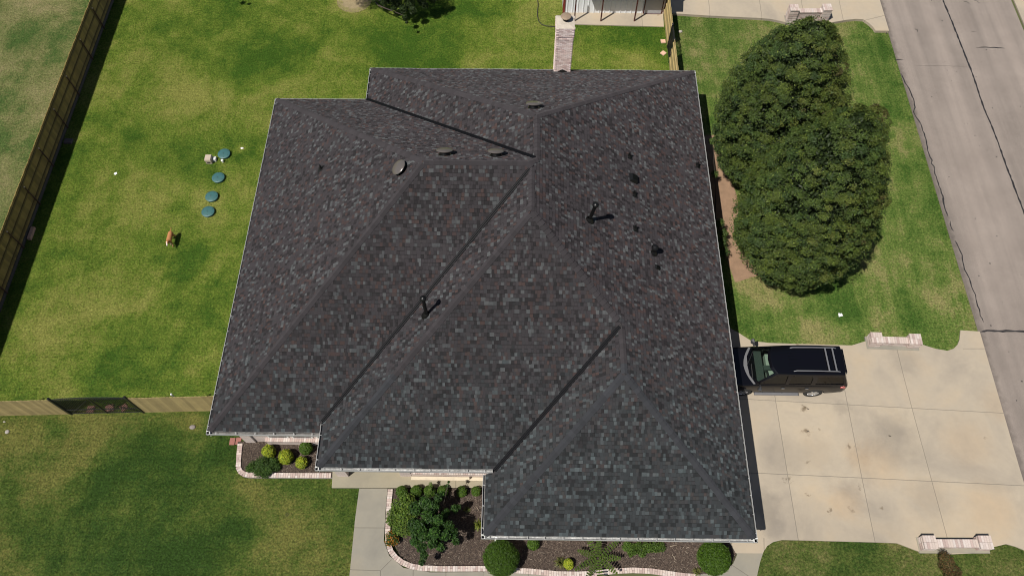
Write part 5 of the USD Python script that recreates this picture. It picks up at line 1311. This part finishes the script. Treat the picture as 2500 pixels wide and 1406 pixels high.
# ================================================================== low brick entrance walls
def entrance_wall(label, px0, px1, py0, py1, zb, wh, ph, dpt=.34, front_visible=True):
    """A low brick wall between two square pillars, from the left pillar's outer corner to the right one's, front face on that line."""
    a = G(px0, py0, zb); b = G(px1, py1, zb)
    d = (b - a)[:2]; L = np.linalg.norm(d); d /= L; nv = np.array([-d[1], d[0]])
    t = thing('entrance_wall', label, 'wall', (*((a + b) / 2)[:2], zb), group='low brick entrance walls')
    P3 = lambda u, v, z: np.array([a[0] + d[0] * u + nv[0] * v, a[1] + d[1] * u + nv[1] * v, zb + z])

    def blk(u0, u1, v0, v1, z0, z1, tone=(1, 1, 1), mb=None):
        mb = mb or MB()
        return mb.hexa([P3(u0, v0, z0), P3(u1, v0, z0), P3(u1, v1, z0), P3(u0, v1, z0)], [P3(u0, v0, z1), P3(u1, v0, z1), P3(u1, v1, z1), P3(u0, v1, z1)], tone)
    pw = .48
    part('footing', blk(-.06, L + .06, -.10, dpt + .16, -.12, .012), m_walk, t)
    core = blk(pw - .01, L - pw + .01, .09, dpt, .0, wh - .075); blk(.012, pw - .012, .012, pw - .012, .0, ph - .075, mb=core); blk(L - pw + .012, L - .012, .012, pw - .012, .0, ph - .075, mb=core)
    part('core', core, m_mortar, t)
    u = pw
    while u < L - pw - .03:                                       # cap of the wall: headers on edge
        part('brick', blk(u + .004, min(u + .094, L - pw), .06, dpt + .03, wh - .07, wh, btone()), m_bricks, t); u += .098
    for s in (0., L - pw):                                        # caps of the pillars
        for k in range(5):
            for vv0, vv1 in ((-.012, .235), (.243, pw + .012)):
                part('brick', blk(s - .012 + k * .101 + .004, s - .012 + (k + 1) * .101 - .004, vv0, vv1, ph - .07, ph, btone()), m_bricks, t)
    mb = MB(); j = 0
    while .005 + (j + 1) * .075 < ph - .07:
        z0 = .006 + j * .075
        for s in (0., L - pw):
            off = .008 * (j % 2)
            for k in range(2):
                w = pw / 2
                blk(s + k * w + .005 - off * (k == 0), s + (k + 1) * w - .005 + off * (k == 1), -.004 - off, .03, z0, z0 + .064, btone(), mb)
                blk(s + k * w + .005, s + (k + 1) * w - .005, pw - .03, pw + .004 + off, z0, z0 + .064, btone(), mb)
                blk(s - .004 - off, s + .03, k * w + .005, (k + 1) * w - .005, z0, z0 + .064, btone(), mb)
                blk(s + pw - .03, s + pw + .004 + off, k * w + .005, (k + 1) * w - .005, z0, z0 + .064, btone(), mb)
        if z0 + .07 < wh - .07:
            u = pw + .005 - .1 * (j % 2)
            while u < L - pw:
                u0, u1 = max(u, pw), min(u + .195, L - pw)
                if u1 - u0 > .02:
                    blk(u0 + .003, u1 - .003, .082, .11, z0, z0 + .064, btone(), mb); blk(u0 + .003, u1 - .003, dpt - .02, dpt + .008, z0, z0 + .064, btone(), mb)
                u += .202
        j += 1
    part('bricks', mb, m_bricks, t, kind='stuff')
    return t


entrance_wall('low brick entrance wall between driveway and side lawn, nearest the parked car', 2119, 2240, 846.5, 851, DZ, .36, .50)
entrance_wall('low brick entrance wall at the lower edge of the driveway by the withered shrub', 2247, 2412, 1343, 1343.5, DZ, .34, .44)
entrance_wall('low brick entrance wall by the back driveway behind the trees', 1920, 2020, 54, 53, DB, .62, .82)

# ================================================================== the car
m_paint = plain('car_black', (.003, .003, .0045), .16, var=.0, spec=.36, coat=.08)
m_glassf = pane_glass('windscreen_glass', (.74, .90, .82))
m_glasst = pane_glass('tinted_glass', (.10, .11, .10))
m_grey = plain('grey_plastic', (.115, .115, .12), .5, var=.06)
m_silver = plain('silver_rail', (.17, .17, .18), .42, metal=.3, var=.08)
m_rubber = plain('tyre_rubber', (.02, .02, .02), .85)
m_rim = plain('rim_alloy', (.62, .62, .63), .28, metal=.8, var=.05)
m_seat = plain('car_seat', (.26, .25, .225), .8)
m_dash = plain('dashboard', (.030, .034, .032), .7)
m_mirror = plain('mirror_shell', (.035, .035, .037), .45)
m_trim = plain('black_trim', (.015, .015, .016), .5)
m_red = plain('tail_red', (.45, .02, .03), .2, coat=1.)
suv = thing('suv', 'black sport utility vehicle parked on the driveway, its front under the house eave', 'car', (11.12, 12.755, DZ), 180.)
def car(nm, mb, mt, par=None, sm=False, **k):
    v, f, c = mb.arrays()
    return part(nm, (v * [1, .95, .985], f, c), mt, par or suv, sm, local=True, **k)




def loft(stations, ring):
    """stations: x positions; ring(x) -> list of (y, z) going round; closed at both ends."""
    rr = [np.array([(x, y, z) for y, z in ring(x)]) for x in stations]
    n = len(rr[0]); v = np.vstack(rr)
    f = [(i * n + j, i * n + (j + 1) % n, (i + 1) * n + (j + 1) % n, (i + 1) * n + j) for i in range(len(rr) - 1) for j in range(n)]
    f = np.array(f); tri = np.vstack([f[:, [0, 1, 2]], f[:, [0, 2, 3]]])
    c0, c1 = len(v), len(v) + 1
    v = np.vstack([v, rr[0].mean(0), rr[-1].mean(0)])
    m = (len(rr) - 1) * n
    e = np.array([(c0, (j + 1) % n, j) for j in range(n)] + [(c1, m + j, m + (j + 1) % n) for j in range(n)])
    return trimesh.Trimesh(v, np.vstack([tri, e]), process=False)


ip = lambda x, a: float(np.interp(x, [p[0] for p in a], [p[1] for p in a]))
def ring(x):
    w = ip(x, [(-2.75, .90), (-2.6, .965), (-2.0, .995), (1.6, .99), (2.1, .95), (2.35, .86), (2.45, .78)])
    zt = ip(x, [(-2.75, 1.14), (-2.6, 1.19), (1.0, 1.20), (1.25, 1.17), (1.9, 1.11), (2.3, 1.03), (2.45, .93)])
    zl = ip(x, [(-2.75, .50), (-2.4, .40), (-1.9, .34), (1.9, .34), (2.3, .38), (2.45, .48)])
    h = [(.70 * w, zl), (.93 * w, zl + .03), (w, zl + .16), (1.005 * w, .62), (1.0 * w, .80), (.985 * w, .98), (.965 * w, zt - .07), (.93 * w, zt - .02), (.86 * w, zt), (.45 * w, zt + .02)]
    return h + [(-y, z) for y, z in h[::-1]]


body = loft([-2.75, -2.7, -2.6, -2.3, -2.0, -1.5, -1.0, -.5, 0, .5, 1.0, 1.3, 1.6, 1.9, 2.1, 2.25, 2.35, 2.42, 2.45], ring)
if body.volume < 0:
    body.invert()
mk = lambda tm: manifold3d.Manifold(manifold3d.Mesh(np.asarray(tm.vertices, np.float32), np.asarray(tm.faces, np.uint32)))
bm_ = mk(body)
for ax_ in (-1.51, 1.51):
    for s in (1, -1):
        cyl = manifold3d.Manifold.cylinder(.5, .455, .455, 40).rotate((90, 0, 0)).translate((ax_, .25 + .62 * s + .25 * 1, .40))
        bm_ = bm_ - manifold3d.Manifold.cylinder(.45, .455, .455, 40).rotate((90, 0, 0)).translate((ax_, (.62 + .45 if s > 0 else -.62), .40))
bm_ = bm_ - manifold3d.Manifold.cube((3.4, 1.56, .75)).translate((-2.35, -.78, .62))                          # cabin floor
car('body', MB().mesh(bm_), m_paint, sm=28)
# greenhouse: a rounded shell with its windows cut out
sph = lambda x, y, z, r_=.05: manifold3d.Manifold.sphere(r_, 14).translate((x, y, z))
BZ, TZ = 1.16, 1.84
outer = manifold3d.Manifold.batch_hull([sph(x, s * y, z) for s in (1, -1) for x, y, z in ((1.10, .86, BZ), (1.30, .45, BZ), (1.34, 0, BZ), (-2.66, .88, BZ), (.36, .63, TZ - .02), (.50, .35, TZ), (.54, 0, TZ + .005), (-.8, .66, TZ + .01), (-.8, .3, TZ + .04), (-2.38, .65, TZ - .01), (-2.42, .3, TZ + .02))])
inner = manifold3d.Manifold.batch_hull([sph(x, s * y, z, .02) for s in (1, -1) for x, y, z in ((1.12, .86, BZ - .1), (1.30, .45, BZ - .1), (-2.62, .86, BZ - .1), (.36, .61, TZ - .02), (.46, .3, TZ), (-2.36, .63, TZ - .03), (-.8, .63, TZ))])
shell = outer - inner
side_y = lambda z: .925 - (z - BZ) / (TZ - BZ) * .245
WIN = [[(.96, 1.235), (.42, 1.72), (-.10, 1.77), (-.10, 1.235)], [(-.24, 1.235), (-.24, 1.77), (-1.10, 1.77), (-1.16, 1.60), (-1.16, 1.235)], [(-1.34, 1.245), (-1.34, 1.75), (-2.36, 1.72), (-2.52, 1.27)]]
cutp = lambda poly: manifold3d.CrossSection([poly]).extrude(3.0).rotate((90, 0, 0)).translate((0, 1.5, 0))
for w in WIN:
    pl_ = w if Polygon(w).exterior.is_ccw else w[::-1]
    shell = shell - cutp(pl_)
ws = [(1.33, 1.24), (.62, 1.79)]                                  # windscreen line in x, z
shell = shell - manifold3d.Manifold.batch_hull([sph(x, y, z, .01) for x, y, z in [(1.16 + .3, .80, 1.26), (1.16 + .3, -.80, 1.26), (.42 + .3, .60, 1.80), (.42 + .3, -.60, 1.80), (1.0, .82, 1.22), (1.0, -.82, 1.22), (.36, .60, 1.77), (.36, -.60, 1.77)]])
shell = shell - manifold3d.Manifold.cube((.6, 1.3, .36)).translate((-2.95, -.65, 1.32))                       # rear window
car('cabin_shell', MB().mesh(shell), m_paint, sm=30)
wsn = lambda y, t_: (1.335 - .27 * (abs(y) / .86) ** 2 * (1 - t_) - t_ * .79 - (.10 * (abs(y) / .66) ** 2) * t_, y, 1.205 + t_ * .64)
ny, nt = 13, 6
vv = [wsn(yy * (.83 - .20 * tt), tt) for tt in np.linspace(0, 1, nt) for yy in np.linspace(-1, 1, ny)]
car('windscreen', MB().add(vv, [(i * ny + j, i * ny + j + 1, (i + 1) * ny + j + 1, (i + 1) * ny + j) for i in range(nt - 1) for j in range(ny - 1)]), m_glassf, sm=True)
for s in (1, -1):
    for i, w in enumerate(WIN):
        w = w if Polygon(w).exterior.is_ccw != (s > 0) else w[::-1]
        v = [(x, s * (side_y(z) - .022), z) for x, z in w]
        car('side_window', MB().add(v, np.array([(0, k, k + 1) for k in range(1, len(w) - 1)])), m_glasst if i else pane_glass('door_glass', (.30, .36, .30)) if s > 0 else '/World/Looks/door_glass')
car('rear_window', MB().add([(-2.60, -.66, 1.30), (-2.60, .66, 1.30), (-2.44, .62, 1.70), (-2.44, -.62, 1.70)], [(0, 1, 2, 3)]), m_glasst)
# inside
car('dashboard', MB().hexa([(.62, -.74, .9), (1.24, -.74, .9), (1.24, .74, .9), (.62, .74, .9)], [(.70, -.72, 1.15), (1.22, -.72, 1.19), (1.22, .72, 1.19), (.70, .72, 1.15)]), m_dash)
for yy in (.40, -.40):
    st = car('front_seat', MB().hexa([(-.1, yy - .28, .62), (.46, yy - .28, .62), (.46, yy + .28, .62), (-.1, yy + .28, .62)], [(-.1, yy - .27, .90), (.48, yy - .27, .95), (.48, yy + .27, .95), (-.1, yy + .27, .90)]), m_seat)
    car('seat_back', MB().hexa([(-.20, yy - .28, .8), (.0, yy - .28, .8), (.0, yy + .28, .8), (-.20, yy + .28, .8)], [(-.30, yy - .25, 1.45), (-.14, yy - .25, 1.45), (-.14, yy + .25, 1.45), (-.30, yy + .25, 1.45)]), m_seat, st)
    car('headrest', MB().box((-.30, yy - .13, 1.48), (-.20, yy + .13, 1.66)), m_seat, st)
car('rear_seat', MB().box((-1.35, -.7, .62), (-.85, .7, .9)).box((-1.5, -.7, .9), (-1.32, .7, 1.4)), m_seat)
car('console', MB().box((-.3, -.11, .62), (.62, .11, .98)), m_dash)
sw_c, sw_n = np.array([.52, .40, 1.10]), np.array([-.85, 0, .5])
tt_ = np.linspace(0, 2 * PI, 20); a_ = np.array([0, 1., 0]); b_ = np.cross(sw_n / np.linalg.norm(sw_n), a_)
car('steering_wheel', MB().tube([sw_c + .19 * (math.cos(q) * a_ + math.sin(q) * b_) for q in tt_], .018, 6, cap=False).bar(sw_c - a_ * .18, sw_c + a_ * .18, b_, .05, .02), m_trim)
# outside fittings
cow = [wsn(yy * .86, -.02) for yy in np.linspace(-1, 1, 13)]
cow2 = [(x + .17 - .05 * abs(y), y * 1.03, z - .012) for x, y, z in cow]
car('cowl_panel', MB().add([(x, y, z + .012) for x, y, z in cow] + [(x, y, z + .012) for x, y, z in cow2], [(i, i + 1, 14 + i, 13 + i) for i in range(12)]), m_grey)
for y0, y1 in ((.62, -.02), (.0, -.62)):
    p0 = np.array(wsn(y0, -.01)); p1 = np.array(wsn(y1, .16))
    car('wiper', MB().tube([p0 + [.04, 0, .03], (p0 + p1) / 2 + [.02, 0, .03], p1 + [.01, 0, .02]], .010, 5), m_trim)
for s in (1, -1):
    car('roof_rail', MB().tube([(-.30, s * .555, 1.90), (-.42, s * .55, 1.955), (-1.2, s * .555, 1.97), (-2.10, s * .555, 1.955), (-2.22, s * .555, 1.895)], [.020, .028, .026, .028, .020], 8), m_silver, sm=True)
    mr = car('mirror', MB().mesh(manifold3d.Manifold.batch_hull([sph(x, s * y, z, .03) for x, y, z in ((.96, 1.06, 1.18), (.98, 1.24, 1.20), (.97, 1.06, 1.33), (.98, 1.22, 1.36), (1.06, 1.10, 1.22), (1.07, 1.2, 1.31))])), m_mirror, sm=40)
    car('mirror_arm', MB().bar((.95, s * .93, 1.21), (.98, s * 1.07, 1.25), (1, 0, 0), .07, .05), m_trim, mr)
    car('running_board', MB().hexa([(-.92, s * .93, .33), (.98, s * .93, .33), (.98, s * 1.06, .33), (-.92, s * 1.06, .33)], [(-.90, s * .93, .385), (.96, s * .93, .385), (.96, s * 1.055, .375), (-.90, s * 1.055, .375)]), m_silver)
    for xh in (-.02, -1.02):
        car('door_handle', MB().box((xh - .11, s * .985 - .018, 1.0), (xh + .05, s * .985 + .018, 1.045)), m_trim)
        car('handle_bar', MB().box((xh - .09, s * .985 - .03 if s < 0 else s * .985 + .018, 1.012), (xh + .03, s * .985 - .019 if s < 0 else s * .985 + .03, 1.034)), m_rim)
    for xl in (1.02, -.17, -1.24):
        car('door_seam', MB().hexa([(xl - .005, s * .98, .45), (xl + .005, s * .98, .45), (xl + .005, s * .997, .45), (xl - .005, s * .997, .45)], [(xl - .005, s * .94, 1.16), (xl + .005, s * .94, 1.16), (xl + .005, s * .962, 1.16), (xl - .005, s * .962, 1.16)]), m_trim)
    car('tail_light', MB().mesh(manifold3d.Manifold.batch_hull([sph(x, s * y, z, .02) for x, y, z in ((-2.68, .92, .92), (-2.72, .80, .92), (-2.45, .955, 1.08), (-2.62, .90, 1.18), (-2.70, .80, 1.18))])), m_red, sm=40)
    for ax_ in (-1.51, 1.51):
        wl = car('wheel', MB().lathe([(.24, -.13), (.37, -.125), (.395, -.09), (.40, 0), (.395, .09), (.37, .125), (.25, .13)], (ax_, s * .86, .40), (0, 1, 0), 36), m_rubber, sm=40)
        mb = MB().lathe([(.255, -.12), (.25, .10), (.235, .115), (.225, .09)], (ax_, s * .86, .40), (0, s, 0), 32)
        for k in range(6):
            a = k * PI / 3; dd = np.array([math.cos(a), 0, math.sin(a)])
            cen = np.array([ax_, s * .965, .40])
            mb.bar(cen + dd * .03, cen + dd * .24, np.cross(dd, [0, 1, 0]), .085, .03)
        mb.lathe([(.075, .10), (.07, .125), (.004, .13)], (ax_, s * .86, .40), (0, s, 0), 16)
        car('rim', mb, m_rim, wl)
        car('brake_disc', MB().lathe([(.22, .03), (.004, .035)], (ax_, s * .86, .40), (0, s, 0), 24), m_trim, wl)
for xb in (-1.72, -2.02):
    car('crossbar', MB().bar((xb, -.555, 1.985), (xb - .02, .555, 1.985), (1, 0, 0), .055, .03), m_silver)
for k in range(7):
    yy = -.45 + k * .15
    car('roof_rib', MB().mesh(manifold3d.Manifold.batch_hull([sph(-.15, yy, 1.905 + .02 * (1 - abs(yy)), .012), sph(-2.3, yy, 1.885 + .02 * (1 - abs(yy)), .012)])), m_paint, sm=60)
car('rear_bumper', MB().mesh(manifold3d.Manifold.batch_hull([sph(x, y, z, .04) for x, y, z in ((-2.70, .86, .48), (-2.70, -.86, .48), (-2.78, .55, .48), (-2.78, -.55, .48), (-2.70, .86, .66), (-2.70, -.86, .66), (-2.78, .55, .66), (-2.78, -.55, .66))])), m_paint, sm=40)
car('rear_spoiler', MB().bar((-2.46, -.55, 1.84), (-2.46, .55, 1.84), (1, 0, 0), .12, .03), m_paint)
for s in (1, -1):
    car('headlight', MB().mesh(manifold3d.Manifold.batch_hull([sph(x, s * y, z, .02) for x, y, z in ((2.33, .80, .80), (2.40, .55, .80), (2.25, .83, .95), (2.36, .55, .97))])), m_rim, sm=40)
car('grille', MB().box((2.40, -.48, .66), (2.47, .48, .90)), m_silver)

# pebbles and scraps lying on the driveway
m_dirt = plain('dirt_spot', (.05, .042, .035), .9, var=.3, scale=30)
for px, py, s, lb in ((2172, 1064, .05, 'dark leaf lying in the middle of the driveway'), (1972, 998, .05, 'brown leaf on the driveway below the rear wheel'), (1972, 1052, .045, 'crumpled brown leaf on the driveway between the wall and the dark leaf')):
    c = G(px, py, DZ); a = rng.uniform(0, PI)
    d = np.array([math.cos(a), math.sin(a), 0]); n2 = np.array([-d[1], d[0], 0])
    v = [c + d * s * 1.6 + [0, 0, .012], c + n2 * s * .6 + [0, 0, .022], c - d * s * 1.5 + [0, 0, .01], c - n2 * s * .6 + [0, 0, .018], c + [0, 0, .008]]
    solo('fallen_leaf', MB().add(v, [(0, 1, 4), (1, 2, 4), (2, 3, 4), (3, 0, 4)]), m_dirt, lb, 'leaf', (c[0], c[1], DZ))
